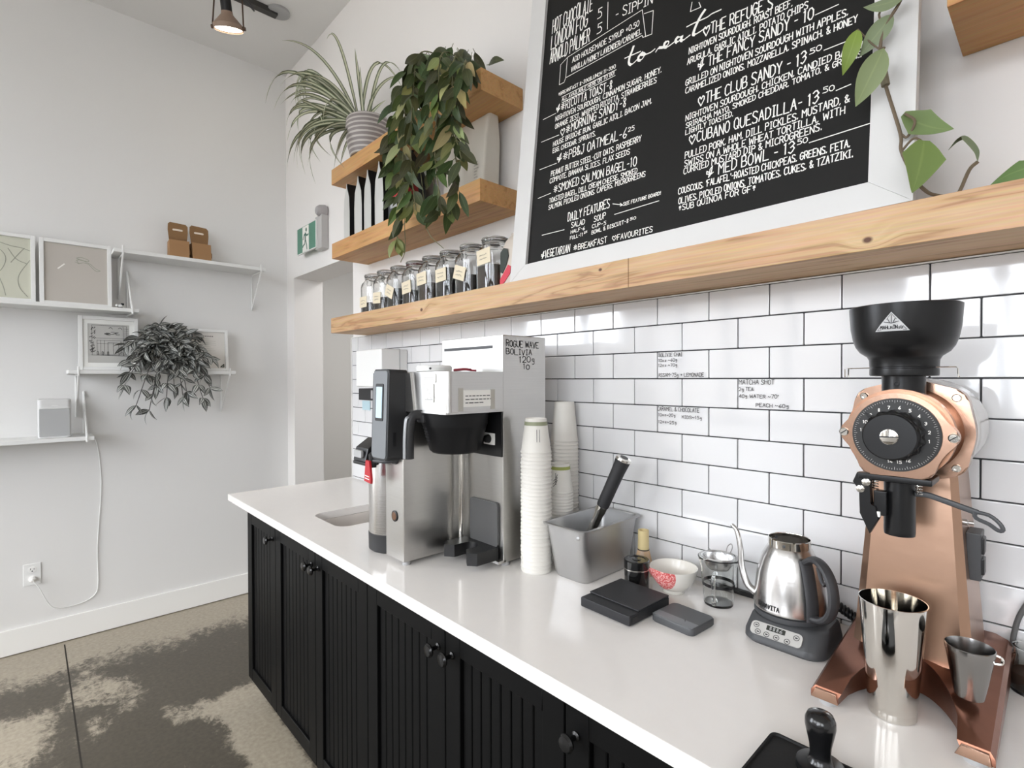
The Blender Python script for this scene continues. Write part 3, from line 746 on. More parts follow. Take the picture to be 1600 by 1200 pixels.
# ============================================================= COFFEE BREWER
XA, XB, YF, YB, YK = -.307, -.004, -.537, -.326, -.146
ZT, ZH, ZU = 1.556, 1.448, 1.335
br = thing('coffee_brewer', 'stainless steel coffee brewer with black brew basket and tall marked tank', 'coffee brewer', ((XA+XB)/2, -.34, ZC))
bm = BM(); box(bm, XA, XB, YB, YK, ZC+.012, ZT, .0025)
obj('tank_body', bm, STEEL, br)
bm = BM(); box(bm, XA+.015, XB-.045, YB-.0008, YB+.001, ZT-.038, ZT-.029); obj('tank_slot', bm, DARKG, br)
bm = BM(); box(bm, XA, -.204, YF, YB+.001, ZC+.012, ZU+.002, .004); obj('side_column', bm, STEEL, br)
bm = BM()   # hood with rounded front corner
hp = [(XA,YB)]+[(XA,-.524)]+[(XB-.014+.014*math.sin(R(a)), -.510-.014*math.cos(R(a))) for a in (0,22,45,68,90)]+[(XB,YB)]
for z0, z1 in ((ZU, ZH),):
    a = loop2(hp, z0, bm); c = loop2(hp, z1, bm); skin(bm, [a, c], True, True, True)
box(bm, XB-.001, XB+.004, -.526, YB, ZU-.002, ZU+.003)
box(bm, -.2, XB, -.53, -.52, ZU-.002, ZU+.003)
obj('hood', bm, STEEL, br)
bm = BM(); prism(bm, [(-.212,ZU+.002),(-.158,ZU+.002),(-.176,ZH-.002),(-.212,ZH-.002)], -.530, -.51, None, .002); obj('hood_cheek', bm, STEEL, br)
# display pod at the front of the column
bm = BM()
PM = T(-.247, -.575, 1.325) @ RX(-2.0)
prism(bm, rrect(.094, .262, .012), -.012, .05, PM, .005)
pod = obj('display_pod', bm, CHARC, br)
bm = BM(); prism(bm, rrect(.08, .252, .01), -.0145, -.011, PM, .001); obj('fascia', bm, mat('silver_grey_fascia', rgb(118,121,124), .35), pod)
bm = BM(); prism(bm, rrect(.044, .108, .005, cz=.035), -.0165, -.0135, PM); obj('screen_bezel', bm, BLACK, pod)
bm = BM(); prism(bm, rrect(.034, .09, .002, cz=.035), -.0175, -.0160, PM)
obj('screen', bm, mat('lit_screen', rgb(190,212,228), .2, emit=rgb(196,220,236), estr=.12), pod)
bm = BM(); box(bm, -.2005, -.1995, -.572, -.562, 1.235, 1.275); obj('pod_slot', bm, BLACK, pod)
# brew basket with handle
bm = BM(); bc = T(-.103, -.425, 0)
lathe(bm, [(.04,1.215),(.066,1.217),(.074,1.224),(.092,1.292),(.095,1.296),(.098,1.330),(.094,1.333)], bc, 40)
bk = obj('brew_basket', bm, mat('black_basket', rgb(18,18,19), .45, spec=.3), br)
bm = BM(); tube(bm, [(-.115,-.49,1.318),(-.132,-.535,1.327),(-.137,-.552,1.312),(-.138,-.558,1.265),(-.139,-.558,1.205)], .0125, 12, 5, sq=(.95,1.15)); box(bm, -.145, -.11, -.53, -.49, 1.305, 1.328, .004)
bh = obj('basket_handle', bm, CHARC, bk)
bm = BM(); tube(bm, [(-.137,-.5615,1.322),(-.1385,-.568,1.312),(-.1395,-.5715,1.265),(-.1405,-.5715,1.207)], .0085, 10, 5, sq=(1,.5)); obj('grip_plate', bm, mat('silver_grey_handle', rgb(150,152,154), .3, .3), bh)
bm = BM(); random.seed(3)
for i in range(5):
    z = 1.288-i*.0085
    for k in range(9):
        if random.random() < .2: continue
        t0 = R(232+k*3.6); rr = .0745+(z-1.224)/(1.292-1.224)*.018+.0006
        p = Vector((-.103+rr*math.cos(t0), -.425+rr*math.sin(t0), z)); q = Vector((-.103+rr*math.cos(t0+.045), -.425+rr*math.sin(t0+.045), z))
        stroke(bm, [p, q], .004, Vector((math.cos(t0), math.sin(t0), 0)))
obj('moulded_text', bm, CHARC, bk, flat=True)
# bay: drain tube, back plate, server guide
bm = BM(); tube(bm, [(-.178,-.347,ZC+.04),(-.178,-.347,1.24)], .0085, 14, 1); obj('level_tube', bm, CHROME, br)
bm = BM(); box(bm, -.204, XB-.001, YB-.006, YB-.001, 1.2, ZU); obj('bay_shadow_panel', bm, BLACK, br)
bm = BM(); prism(bm, rrect(.128, .13, .01, cx=-.086, cz=.998), YB-.008, YB-.001, None, .001); obj('splash_plate', bm, mat('slate_plate', rgb(84,84,84), .45), br)
bm = BM()   # horseshoe guide
gx, gy = -.098, -.40
hs = []
for a in range(0, 181, 15): hs.append((gx+.028*math.cos(R(a)), gy+.02+.03*math.sin(R(a))))
out = [(gx-.028,gy-.012),(gx-.055,gy-.03),(gx-.078,gy-.012),(gx-.08,YB-.008),(gx+.08,YB-.008),(gx+.078,gy-.012),(gx+.055,gy-.03),(gx+.028,gy-.012)]
poly = hs[::-1]; poly = [(gx+.028*math.cos(R(a)), gy+.02+.03*math.sin(R(a))) for a in range(0,181,15)]+out
a = loop2(poly, ZC+.02, bm); c = loop2(poly, ZC+.056, bm); skin(bm, [a, c], True, True, True)
obj('server_guide', bm, BLACK, br)
bm = BM(); box(bm, -.204, XB, YB-.02, YB+.01, ZC+.012, ZC+.02); obj('base_lip', bm, STEEL, br)
for fx, fy in ((XA+.03,YF+.03),(-.222,YF+.02),(XA+.03,YK-.03),(XB-.015,YB+.02),(XB-.015,YK-.025)):
    bm = BM(); lathe(bm, [(.012,ZC),(.013,ZC+.004),(.009,ZC+.0125)], T(fx, fy, 0), 14); obj('foot', bm, GREYP, br)
# hood stickers, note, marker writing, valve sticker, badge
bm = BM(); prism(bm, rrect(.066,.024,.004,cx=-.088,cz=1.430), -.5255, -.5238); obj('warning_sticker', bm, PAPER, br)
bm = BM(); prism(bm, rrect(.046,.050,.002,cx=-.088,cz=1.389), -.5255, -.5238); st_ = obj('warning_sticker', bm, PAPER, br)
bm = BM(); random.seed(8); N_ = Vector((0,-1,0))
P = rrect(.046,.050,.002,cx=-.088,cz=1.389); lines(bm, [(x,-.5258,z) for x, z in P+P[:1]], .0012, N_)
P = rrect(.066,.024,.004,cx=-.088,cz=1.430); lines(bm, [(x,-.5258,z) for x, z in P+P[:1]], .0008, N_)
for i in range(3): lines(bm, [(-.11,-.5258,1.437-i*.006),(-.066,-.5258,1.437-i*.006)], .0011, N_)
for i in range(6):
    x = -.105+.034*random.random(); z = 1.374+.03*random.random(); lines(bm, [(x,-.5258,z),(x+.006,-.5258,z+.006*random.uniform(-1,1)),(x+.008,-.5258,z-.004)], .0014, N_)
lines(bm, [(-.106,-.5258,1.371),(-.07,-.5258,1.371)], .002, N_)
obj('sticker_print', bm, GREYP, st_, flat=True)
bm = BM(); box(bm, XB, XB+.0008, -.476, -.368, 1.351, 1.397, M=None); nt = obj('taped_note', bm, PAPER, br)
TAPE = mat('clear_tape', rgb(176,172,162), .3)
for q in ((-.488,-.472,1.340,1.403),(-.374,-.358,1.342,1.398)):
    bm = BM(); box(bm, XB-.0002, XB+.0012, *q); obj('tape', bm, TAPE, nt)
bm = BM(); random.seed(4); NX = Vector((1,0,0))
for i, L in enumerate((.086,.09,.062)):
    y = -.464; z = 1.381-i*.0095
    while y < -.464+L:
        k = random.uniform(.006,.015); lines(bm, [(XB+.0011,y,z),(XB+.0011,min(y+k,-.464+L),z)], .0022, NX); y += k+.0045
obj('note_print', bm, INK, nt, flat=True)
bm = BM(); random.seed(6); UZ = (0,0,1); e_ = XB+.0006
def side(s, y0, z, y1, h, z1=None): letter(bm, s, (e_,y0,z), (e_,y1,z if z1 is None else z1), UZ, h, .0022, NX, jit=.07)
side('ROGUE WAVE', -.314, 1.523, -.176, .018, 1.521); side('BOLIVIA', -.315, 1.500, -.205, .016, 1.499); side('120g', -.262, 1.477, -.192, .017); side('10', -.246, 1.457, -.215, .014)
obj('marker_writing', bm, INK, br, flat=True)
bm = BM(); prism(bm, rrect(.05,.034,.002,cx=-.058,cz=1.250), YB-.0075, YB-.006); vs_ = obj('valve_sticker', bm, PAPER, br)
bm = BM(); lathe(bm, [(.001,.0),(.013,.0),(.011,.012),(.005,.016)], T(-.06,YB-.008,1.250) @ RX(90), 14); obj('valve_knob', bm, BLACK, br)
bm = BM(); lathe(bm, [(.0165,0),(.0165,.0025),(.0145,.0035),(.001,.0035)], T(-.252,YF,1.020) @ RX(90) , 24); bd = obj('round_badge', bm, BLACK, br)
bm = BM(); lathe(bm, [(.012,.0036),(.011,.0042),(.001,.0042)], T(-.252,YF,1.020) @ RX(90), 20); obj('badge_face', bm, mat('badge_brown', rgb(110,78,56), .4, .3), bd)
# hot water tap with red lever
bm = BM(); tube(bm, [(-.235,YF+.004,1.188),(-.25,YF-.03,1.186),(-.31,YF-.036,1.182)], .006, 10, 3); prism(bm, [(-.282,1.212),(-.222,1.205),(-.238,1.176),(-.258,1.176)], YF-.006, YF-.001, None, .001)
tp = obj('hot_water_tap', bm, DARKG, br)
bm = BM(); lathe(bm, [(.001,1.16),(.011,1.16),(.012,1.2),(.007,1.205)], T(-.326,YF-.032,0), 16); obj('tap_spout', bm, BLACK, tp)
bm = BM(); prism(bm, [(-.349,1.118),(-.308,1.114),(-.306,1.128),(-.317,1.182),(-.339,1.182)], YF-.050, YF-.042, None, .0015); obj('tap_lever', bm, RED, tp)
bm = BM()
for i in range(2): lines(bm, [(-.341,YF-.0505,1.136-i*.008),(-.316,YF-.0505,1.134-i*.008)], .0028, N_)
obj('lever_print', bm, PAPER, tp, flat=True)
# things lying on the brewer
dk = thing('round_lid', 'round white plastic lid lying on top of the brewer hood', 'lid', (-.165,-.455,ZH))
bm = BM(); lathe(bm, [(.048,0),(.052,.003),(.053,.014),(.049,.019),(.03,.0205),(.001,.021)], T(-.165,-.455,ZH), 36); obj('disc', bm, WHITE, dk)
bm = BM(); lathe(bm, [(.0035,0),(.003,.002),(.001,.002)], T(-.128,-.4935,ZH+.010) @ RZ(45) @ RX(90), 10); obj('sensor_hole', bm, BLACK, dk)
bm = BM(); tube(bm, [(-.085,-.44,ZH+.005),(-.05,-.43,ZH+.007),(-.03,-.425,ZH+.005)], .005, 8, 4, sq=(1.2,.8)); tube(bm, [(-.03,-.425,ZH+.004),(-.012,-.42,ZH+.003)], .003, 6, 1)
tag(obj('bag_clip', bm, mat('dark_red_plastic', rgb(110,28,40), .4)), 'small dark red clip lying on top of the brewer hood', 'clip')
# coffee server (insulated dispenser)
sv = thing('coffee_server', 'tall steel coffee server with black spouted lid left of the brewer', 'coffee dispenser', (-.392,-.462,ZC))
SM = T(-.392,-.462,0)
bm = BM(); lathe(bm, [(.076,ZC+.058),(.077,ZC+.06),(.077,1.16),(.07,1.185)], SM, 40); obj('steel_body', bm, STEELV, sv)
bm = BM(); lathe(bm, [(.07,ZC),(.0775,ZC+.006),(.0785,ZC+.058),(.07,ZC+.06)], SM, 40); obj('base_ring', bm, CHARC, sv)
bm = BM(); lathe(bm, [(.074,1.172),(.08,1.178),(.08,1.2),(.07,1.225),(.04,1.24),(.001,1.243)], SM, 40)
prism(bm, [(-.05,1.172),(.0,1.170),(.03,1.235),(0,1.238),(-.04,1.212)], -.042, .042, T(-.405,-.525,0) @ RZ(90), .006)
ld = obj('lid', bm, BLACK, sv)
bm = BM(); prism(bm, rrect(.05,.022,.004,cx=-.405,cz=1.194), -.580, -.572, None, .002); obj('pump_button', bm, GREYP, ld)
bm = BM(); box(bm, -.45, -.36, -.574, -.51, 1.158, 1.170, .004); obj('spout_tray', bm, BLACK, ld)
# ============================================================= PAPER CUPS
def cup_bm(rb, rt, h):
    bm = BM()   # upside down: rim at z=0, closed base at the top
    lathe(bm, [(rb-.0012,.002),(rb+.0012,.0),(rb+.0022,.002),(rb+.0022,.0045),(rb+.0004,.006),(rt+.0003,h),(rt-.001,h),(rt-.002,h-.007),(.001,h-.007)], None, 36, False, True)
    return bm
BAND = mat('green_band', rgb(142,146,120), .6); BAND2 = mat('olive_band', rgb(150,158,84), .6)
def stack(n, cx, cy, rb, rt, h, dz, grp, lab, top, band=None, mark=False):
    first = thing('paper_cup', lab, 'paper cup', (cx, cy, ZC+.0005), 0, grp)
    obj('cup_wall', cup_bm(rb, rt, h), CUPM, first, local=True)
    random.seed(n)
    for i in range(1, n):
        c = dup(first, (cx+random.uniform(-.0006,.0006), cy+random.uniform(-.0006,.0006), ZC+.0005+i*dz), random.uniform(0,360))
        if i == n-1:
            c['label'] = top; c.rotation_euler = (0,0,0)
            if band:
                bm = BM(); zb_, zt_ = h*.80, h*.91; f = lambda z: rb+.0004+(rt-rb)*(z-.006)/(h-.006)+.0005
                lathe(bm, [(f(zb_),zb_),(f(zt_),zt_)], None, 36, False, False); obj('printed_band', bm, band, c, local=True)
            if mark:
                bm = BM(); a0 = R(mark)
                def cp(a, z): r_ = f(z)+.0004; return Vector((r_*math.cos(a0+a), r_*math.sin(a0+a), z))
                nn_ = Vector((math.cos(a0), math.sin(a0), 0))
                if mark > 300:
                    for a_ in (0,.2): stroke(bm, [cp(a_,.034),cp(a_,.068)], .0012, nn_)
                else:
                    for z_ in (.03,.038,.046): stroke(bm, [cp(-.15,z_-.008),cp(.05,z_),cp(.2,z_+.012)], .0016, nn_)
                    stroke(bm, [cp(.1,.028),cp(.0,.062)], .0016, nn_)
                obj('printed_mark', bm, INK, c, local=True, flat=True)
stack(32, .074, -.269, .0428, .0302, .0985, .01088, 'tall front stack of paper cups', 'white paper cup nested upside down in the tall front stack beside the brewer', 'top cup of the tall front stack, white with a grey-green band', BAND, 318)
stack(30, -.005, -.055, .0435, .0315, .128, .01190, 'back stack of paper cups', 'plain white paper cup nested upside down in the back stack against the tiles', 'tall plain white cup on top of the back stack against the tiles')
stack(23, .056, -.145, .0375, .0275, .088, .0092, 'short middle stack of paper cups', 'white paper cup nested upside down in the short stack behind the steel pan', 'top cup of the short middle stack, white with an olive green band', BAND2, 285)
# ============================================================= STEEL PAN + BLENDER
pn = thing('steam_pan', 'deep rectangular stainless steel pan standing beside the paper cups', 'pan', (.188,-.155,ZC))
bm = BM()
def prr(w_, h_, r_, z): return [(.188+x, -.155+y, z) for x, y in rrect(w_, h_, r_, 6)]
zt = ZC+.150
skin(bm, [ring(bm, q) for q in (prr(.158,.27,.022,zt-.004), prr(.160,.272,.023,zt), prr(.140,.252,.018,zt), prr(.138,.25,.018,zt-.004), prr(.134,.244,.02,zt-.03), prr(.118,.214,.026,ZC+.012), prr(.100,.196,.02,ZC+.003))], True, False, True)
skin(bm, [ring(bm, q) for q in (prr(.158,.27,.022,zt-.004), prr(.142,.254,.02,zt-.006), prr(.1365,.2465,.021,zt-.03), prr(.1205,.2165,.027,ZC+.010), prr(.108,.202,.022,ZC+.0005))], True, False, True)
obj('pan_body', bm, PANM, pn)
bm = BM(); lathe(bm, [(.0055,0),(.005,.002),(.001,.0028)], T(.238,-.2805,zt-.022) @ RZ(35) @ RX(90), 12); obj('stacking_stud', bm, PANM, pn)
p0, p1 = Vector((.139,-.165,ZC+.012)), Vector((.279,-.132,1.208)); d = (p1-p0).normalized()
hb = thing('stick_blender', 'black handled stick blender standing in the steel pan', 'blender', tuple(p0))
q = d.to_track_quat('Z','Y').to_matrix().to_4x4(); BMx = T(*p0) @ q; Lb = (p1-p0).length
bm = BM(); lathe(bm, [(.010,Lb*.0),(.013,Lb*.02),(.012,Lb*.25),(.0135,Lb*.48),(.0158,Lb*.50),(.0158,Lb*.56)], BMx, 24); obj('shaft', bm, CHROME, hb)
bm = BM(); lathe(bm, [(.0165,Lb*.555),(.0178,Lb*.57),(.0182,Lb*.72),(.0192,Lb*.88),(.0215,Lb*.975),(.0215,Lb*.982)], BMx, 28); obj('grip', bm, mat('black_rubber_grip', rgb(38,38,40), .55), hb)
bm = BM(); lathe(bm, [(.0218,Lb*.98),(.0222,Lb*.985),(.021,Lb*1.0),(.012,Lb*1.004),(.001,Lb*1.004)], BMx, 28); cp_ = obj('end_cap', bm, CHROME, hb)
bm = BM(); lathe(bm, [(.012,Lb*1.003),(.011,Lb*1.008),(.001,Lb*1.008)], BMx, 20); obj('speed_dial', bm, DARKG, cp_)
# ============================================================= TEA THINGS
tn = thing('tea_tin', 'small shiny black tea tin with a silver line, behind the black scale', 'tin', (.342,-.166,ZC))
M_ = T(.342,-.166,ZC)
TINB = mat('gloss_black_tin', rgb(18,18,18), .15, coat=.5)
bm = BM(); lathe(bm, [(.031,0),(.032,.002),(.032,.05)], M_, 36); obj('tin_body', bm, TINB, tn)
bm = BM(); lathe(bm, [(.0325,.049),(.0329,.0495),(.0329,.0515),(.0325,.052)], M_, 36, False, False); obj('silver_line', bm, CHROME, tn)
bm = BM(); lathe(bm, [(.0322,.0515),(.033,.053),(.033,.072),(.031,.0745),(.024,.0745),(.023,.073),(.012,.0735),(.011,.0755),(.001,.076)], M_, 36); obj('lid', bm, TINB, tn)
wk = thing('bamboo_whisk', 'pale bamboo matcha whisk standing upright behind the tea tin', 'whisk', (.306,-.078,ZC))
BAMB = mat('bamboo', rgb(206,188,140), .55, var=.08, vscale=30)
M_ = T(.306,-.078,ZC)
bm = BM(); lathe(bm, [(.0145,.072),(.0155,.074),(.0152,.098),(.0146,.1),(.0152,.102),(.015,.125),(.012,.125),(.011,.118),(.001,.117)], M_, 24); obj('handle', bm, BAMB, wk)
bm = BM(); lathe(bm, [(.0158,.069),(.0162,.071),(.0158,.073)], M_, 20, False, False); obj('black_thread', bm, INK, wk)
bm = BM()
for k in range(40):
    a = 2*math.pi*k/40; c, s = math.cos(a), math.sin(a)
    tube(bm, [M_ @ Vector((r_*c, r_*s, z)) for r_, z in ((.0148,.072),(.021,.045),(.027,.018),(.024,.0)) ], .0009, 4, 3)
obj('tines', bm, mat('bamboo_tines', rgb(206,176,142), .6), wk)
bw = thing('matcha_bowl', 'small white pouring bowl with a pink speckled patch', 'bowl', (.423,-.120,ZC))
M_ = T(.423,-.120,ZC)
# glaze: off-white with a pink speckled patch on the side towards the room
m, n, l, b = nodes('bowl_glaze'); b.inputs['Roughness'].default_value = .18
t = n.new('ShaderNodeTexCoord')
def dist_(c, sc_):
    d = n.new('ShaderNodeVectorMath'); d.operation = 'SUBTRACT'; l.new(t.outputs['Object'], d.inputs[0]); d.inputs[1].default_value = c
    s = n.new('ShaderNodeVectorMath'); s.operation = 'MULTIPLY'; l.new(d.outputs[0], s.inputs[0]); s.inputs[1].default_value = sc_
    q_ = n.new('ShaderNodeVectorMath'); q_.operation = 'LENGTH'; l.new(s.outputs[0], q_.inputs[0]); return q_.outputs['Value']
dv = dist_((-.012,-.052,.055), (1,1,1.0))
lt = n.new('ShaderNodeMath'); lt.operation = 'LESS_THAN'; l.new(dv, lt.inputs[0]); lt.inputs[1].default_value = .045
nz_ = n.new('ShaderNodeTexNoise'); nz_.inputs['Scale'].default_value = 260; l.new(t.outputs['Object'], nz_.inputs[0])
rp = n.new('ShaderNodeValToRGB'); l.new(nz_.outputs[0], rp.inputs[0]); rp.color_ramp.elements[0].position = .42; rp.color_ramp.elements[0].color = rgb(196,84,84); rp.color_ramp.elements[1].position = .72; rp.color_ramp.elements[1].color = rgb(236,196,190)
mx = n.new('ShaderNodeMix'); mx.data_type = 'RGBA'; mx.inputs['A'].default_value = rgb(222,219,211); l.new(rp.outputs[0], mx.inputs['B']); l.new(lt.outputs[0], mx.inputs['Factor']); l.new(mx.outputs['Result'], b.inputs['Base Color'])
GLAZE = m
bm = BM(); lathe(bm, [(.024,0),(.0275,.001),(.026,.008),(.036,.014),(.048,.028),(.0565,.046),(.0595,.062),(.0590,.0645),(.0570,.0635),(.054,.047),(.045,.03),(.03,.017),(.001,.014)], None, 48)
for v in bm.verts:   # pouring lip towards the room
    a = math.degrees(math.atan2(v.co.y, v.co.x))+140
    a = (a+180) % 360-180; k = math.exp(-(a/11)**2)*max(0, (v.co.z-.035)/.03)
    if k > 0: r_ = math.hypot(v.co.x, v.co.y); v.co.x *= 1+.13*k; v.co.y *= 1+.13*k; v.co.z -= .010*k
obj('bowl_body', bm, GLAZE, bw, local=True)
# glass jug with a sprung tea strainer
jg = thing('glass_jug', 'clear glass jug with handle and wire strainer between bowl and kettle', 'jug', (.535,-.106,ZC))
M_ = T(.535,-.106,ZC)
bm = BM(); lathe(bm, [(.001,0),(.033,.0),(.0345,.004),(.037,.045),(.040,.06),(.041,.09),(.0465,.108),(.048,.113),(.0465,.1145),(.044,.110),(.0385,.091),(.0375,.062),(.0345,.045),(.032,.006),(.001,.005)], M_, 40, False, False)
obj('glass_wall', bm, GLASS, jg)
bm = BM(); hd = R(-75)
def hp_(r_, z): return M_ @ Vector((r_*math.cos(hd), r_*math.sin(hd), z))
tube(bm, [hp_(.037,.085),hp_(.060,.086),hp_(.066,.07),hp_(.064,.03),hp_(.054,.018),hp_(.033,.02)], .0048, 10, 5); obj('handle', bm, GLASS, jg)
bm = BM()
for (r_, z) in ((.042,.116),(.036,.1155)): tube(bm, [M_ @ Vector((r_*math.cos(a), r_*math.sin(a), z)) for a in [2*math.pi*k/36 for k in range(36)]], .0011, 6, closed=True)
lathe(bm, [(.036,.1155),(.034,.1),(.024,.086),(.001,.083)], M_, 28, False, False)
for a in (0, 120, 240): tube(bm, [M_ @ Vector((r_*math.cos(R(a+20)), r_*math.sin(R(a+20)), z)) for r_, z in ((.036,.1155),(.052,.1165),(.056,.118))], .0012, 6, 3)
tube(bm, [M_ @ Vector(p) for p in ((0,.04,.114),(0,.05,.128),(.006,.056,.134),(.012,.05,.128),(.010,.04,.114))], .0012, 6, 5)
STR = mat('strainer_mesh', (.6,.6,.6,1), .25, 1)
obj('wire_strainer', bm, STR, jg)
bm = BM(); lathe(bm, [(.0375,.046),(.0378,.050),(.0378,.054)], M_, 36, False, False); obj('printed_line', bm, INK, jg)
# ============================================================= SCALES
SC = mat('dark_scale_plastic', rgb(46,46,48), .5, spec=.3, bump=.03, bscale=400); SC2 = mat('slate_scale_plastic', rgb(78,79,81), .45)
bs = thing('coffee_scale', 'square black coffee scale with raised platform, in front of the tea tin', 'scale', (.392,-.292,ZC), 0)
bm = BM(); box(bm, -.071,.071,-.079,.079,.003,.026,.003); obj('scale_body', bm, SC, bs, local=True)
bm = BM(); box(bm, -.071,.071,-.046,.079,.026,.0305,.0025); obj('weighing_platform', bm, SC, bs, local=True)
bm = BM(); box(bm, .0712,.0718,-.07,-.05,.008,.020); obj('usb_port', bm, BLACK, bs, local=True)
bm = BM()
for sx in (-1,1):
    for sy in (-1,1): lathe(bm, [(.006,0),(.006,.004)], T(sx*.055,sy*.062,0), 10)
obj('rubber_feet', bm, BLACK, bs, local=True); bs.rotation_euler = (0,0,R(-2))
gs = thing('pocket_scale', 'smaller slate grey pocket scale lying right of the black scale', 'scale', (.526,-.262,ZC), 0)
bm = BM()
for z0, z1, w_, h_ in ((0,.017,.106,.094),):
    a = [ring(bm, [(x,y,z) for x,y in rrect(w_-d,h_-d,.012)]) for d, z in ((.004,z0),(0,z0+.003),(0,z1-.003),(.004,z1))]
    skin(bm, a, True, True, True)
obj('scale_body', bm, SC2, gs, local=True)
bm = BM(); box(bm, -.05,.05,-.0445,-.018,.0168,.0176,.0004,seg=1); obj('display_strip', bm, mat('display_strip_grey', rgb(112,114,117), .3), gs, local=True)
bm = BM(); lines(bm, [(.022,-.026,.0179),(.017,-.018,.0179)], .0012, (0,0,1)); obj('pointer_mark', bm, INK, gs, local=True, flat=True); gs.rotation_euler = (0,0,R(-4))
# ============================================================= KETTLE
kt = thing('kettle_base', 'dark grey heating base with digital control panel under the kettle', 'kettle base', (.722,-.160,ZC))
bm = BM(); kx, ky = .722, -.160
def kr(w_, h_, r_, z, dy=0): return ring(bm, [(kx+x, ky+y+dy, z) for x, y in rrect(w_, h_, r_, 6)])
skin(bm, [kr(.146,.146,.032,ZC), kr(.158,.158,.036,ZC+.006), kr(.157,.156,.036,ZC+.018), kr(.150,.130,.04,ZC+.043,.010), kr(.140,.118,.04,ZC+.049,.012)], True, True, True)
lathe(bm, [(.066,ZC+.047),(.068,ZC+.050),(.068,ZC+.058),(.062,ZC+.06)], T(.710,-.149,0), 36)
obj('base_body', bm, DARKG, kt)
# sloping control panel
pa = math.atan2(.025, .0230); PMx = T(.712, -.2285, ZC+.030) @ RX(-math.degrees(math.atan2(.0227,.025)))
bm = BM(); prism(bm, rrect(.098,.027,.008), -.0016, .004, PMx, .0005); pnl = obj('control_panel', bm, mat('panel_silver', rgb(176,174,170), .45), kt)
bm = BM(); prism(bm, rrect(.036,.0098,.001,cx=-.001,cz=.0062), -.0022, -.0012, PMx); obj('display', bm, mat('dark_lcd', rgb(52,54,50), .2), pnl)
bm = BM(); NP = (PMx.to_3x3() @ Vector((0,-1,0)))
def pp_(x, z, k=.0026): return PMx @ Vector((x, -k, z))
for (x, z) in ((-.039,.005),(-.033,-.0075),(-.016,-.008),(.003,-.008),(.0235,-.0085),(.038,.004)):
    c_ = [pp_(x+.0052*math.cos(R(a)), z+.0048*math.sin(R(a)), .0019) for a in range(0,361,30)]; stroke(bm, c_, .0011, NP)
    stroke(bm, [pp_(x-.0016,z,.0019), pp_(x+.0016,z,.0019)], .0022, NP)
obj('button_print', bm, INK, pnl, flat=True)
bm = BM(); random.seed(1)
letter(bm, '8886', pp_(-.014,.0032), pp_(.0125,.0032), PMx.to_3x3() @ Vector((0,0,1)), .0062, .0009, NP); obj('display_digits', bm, GREYP, pnl, flat=True)
kb = thing('gooseneck_kettle', 'brushed steel gooseneck kettle with black handle on its heating base', 'kettle', (.710,-.149,ZC+.06))
KM = T(.710,-.149,0)
bm = BM(); lathe(bm, [(.060,ZC+.0605),(.0685,ZC+.062),(.0695,ZC+.066),(.0675,ZC+.095),(.0625,ZC+.135),(.0535,ZC+.168),(.0435,ZC+.188),(.0405,ZC+.192)], KM, 48, True, False); obj('kettle_body', bm, STEELV, kb)
bm = BM(); lathe(bm, [(.0395,ZC+.189),(.041,ZC+.190),(.041,ZC+.207),(.0395,ZC+.2085),(.0385,ZC+.207),(.0385,ZC+.186)], KM, 40, False, False); rm = obj('rim_collar', bm, CHROME, kb)
bm = BM(); lathe(bm, [(.0386,ZC+.190),(.044,ZC+.172),(.055,ZC+.14),(.001,ZC+.138)], KM, 40, False, False); obj('kettle_inside', bm, mat('dull_steel_inside', (.62,.61,.6,1), .5, .5), kb)
for a in (-85, 150):
    bm = BM(); M2 = KM @ RZ(a) @ T(.0405,0,ZC+.199) @ RY(90); lathe(bm, [(.0035,-.003),(.003,.0018),(.001,.0024)], M2, 12)
    obj('rim_rivet', bm, DARKG, rm)
bm = BM(); tube(bm, [(.652,-.178,.962),(.634,-.178,.975),(.621,-.176,1.01),(.617,-.174,1.05),(.608,-.172,1.085),(.596,-.170,1.096)], .0085, 12, 6, r1=.0042); obj('gooseneck_spout', bm, STEELV, kb)
HB = mat('kettle_handle_black', rgb(52,52,54), .5)
hx_, hy_ = Vector((.80,-.60,0)).normalized(), None
def kh(r_, z): return Vector((.710,-.149,0))+hx_*r_+Vector((0,0,ZC+z))
bm = BM(); tube(bm, [kh(.054,.174),kh(.078,.188),kh(.104,.182),kh(.124,.160),kh(.131,.128),kh(.123,.098),kh(.102,.077),kh(.072,.068)], .0088, 10, 6, sq=(1.25,.8)); 
tube(bm, [kh(.05,.176),kh(.058,.160),kh(.066,.13),kh(.0725,.095),kh(.0735,.062)], .008, 10, 5, sq=(1.7,.6)); obj('handle', bm, HB, kb)
bm = BM(); tube(bm, [kh(.088,.176),kh(.098,.154),kh(.108,.148)], .004, 8, 4); obj('handle_trigger', bm, HB, kb)
bm = BM(); random.seed(9); NK = Vector((-.25,-.97,0)).normalized()
s_ = 'BONAVITA'; a0, a1 = -127, -86
for i, ch in enumerate(s_):
    aa, ab_ = R(a0+(a1-a0)*i/8), R(a0+(a1-a0)*(i+1)/8); z = ZC+.0705; r_ = .0698
    p = Vector((.710+r_*math.cos(aa), -.149+r_*math.sin(aa), z)); q = Vector((.710+r_*math.cos(ab_), -.149+r_*math.sin(ab_), z))
    letter(bm, ch, p, q, (0,0,1), .0085, .0016, Vector((math.cos((aa+ab_)/2), math.sin((aa+ab_)/2), 0)))
obj('brand_lettering', bm, INK, kb, flat=True)
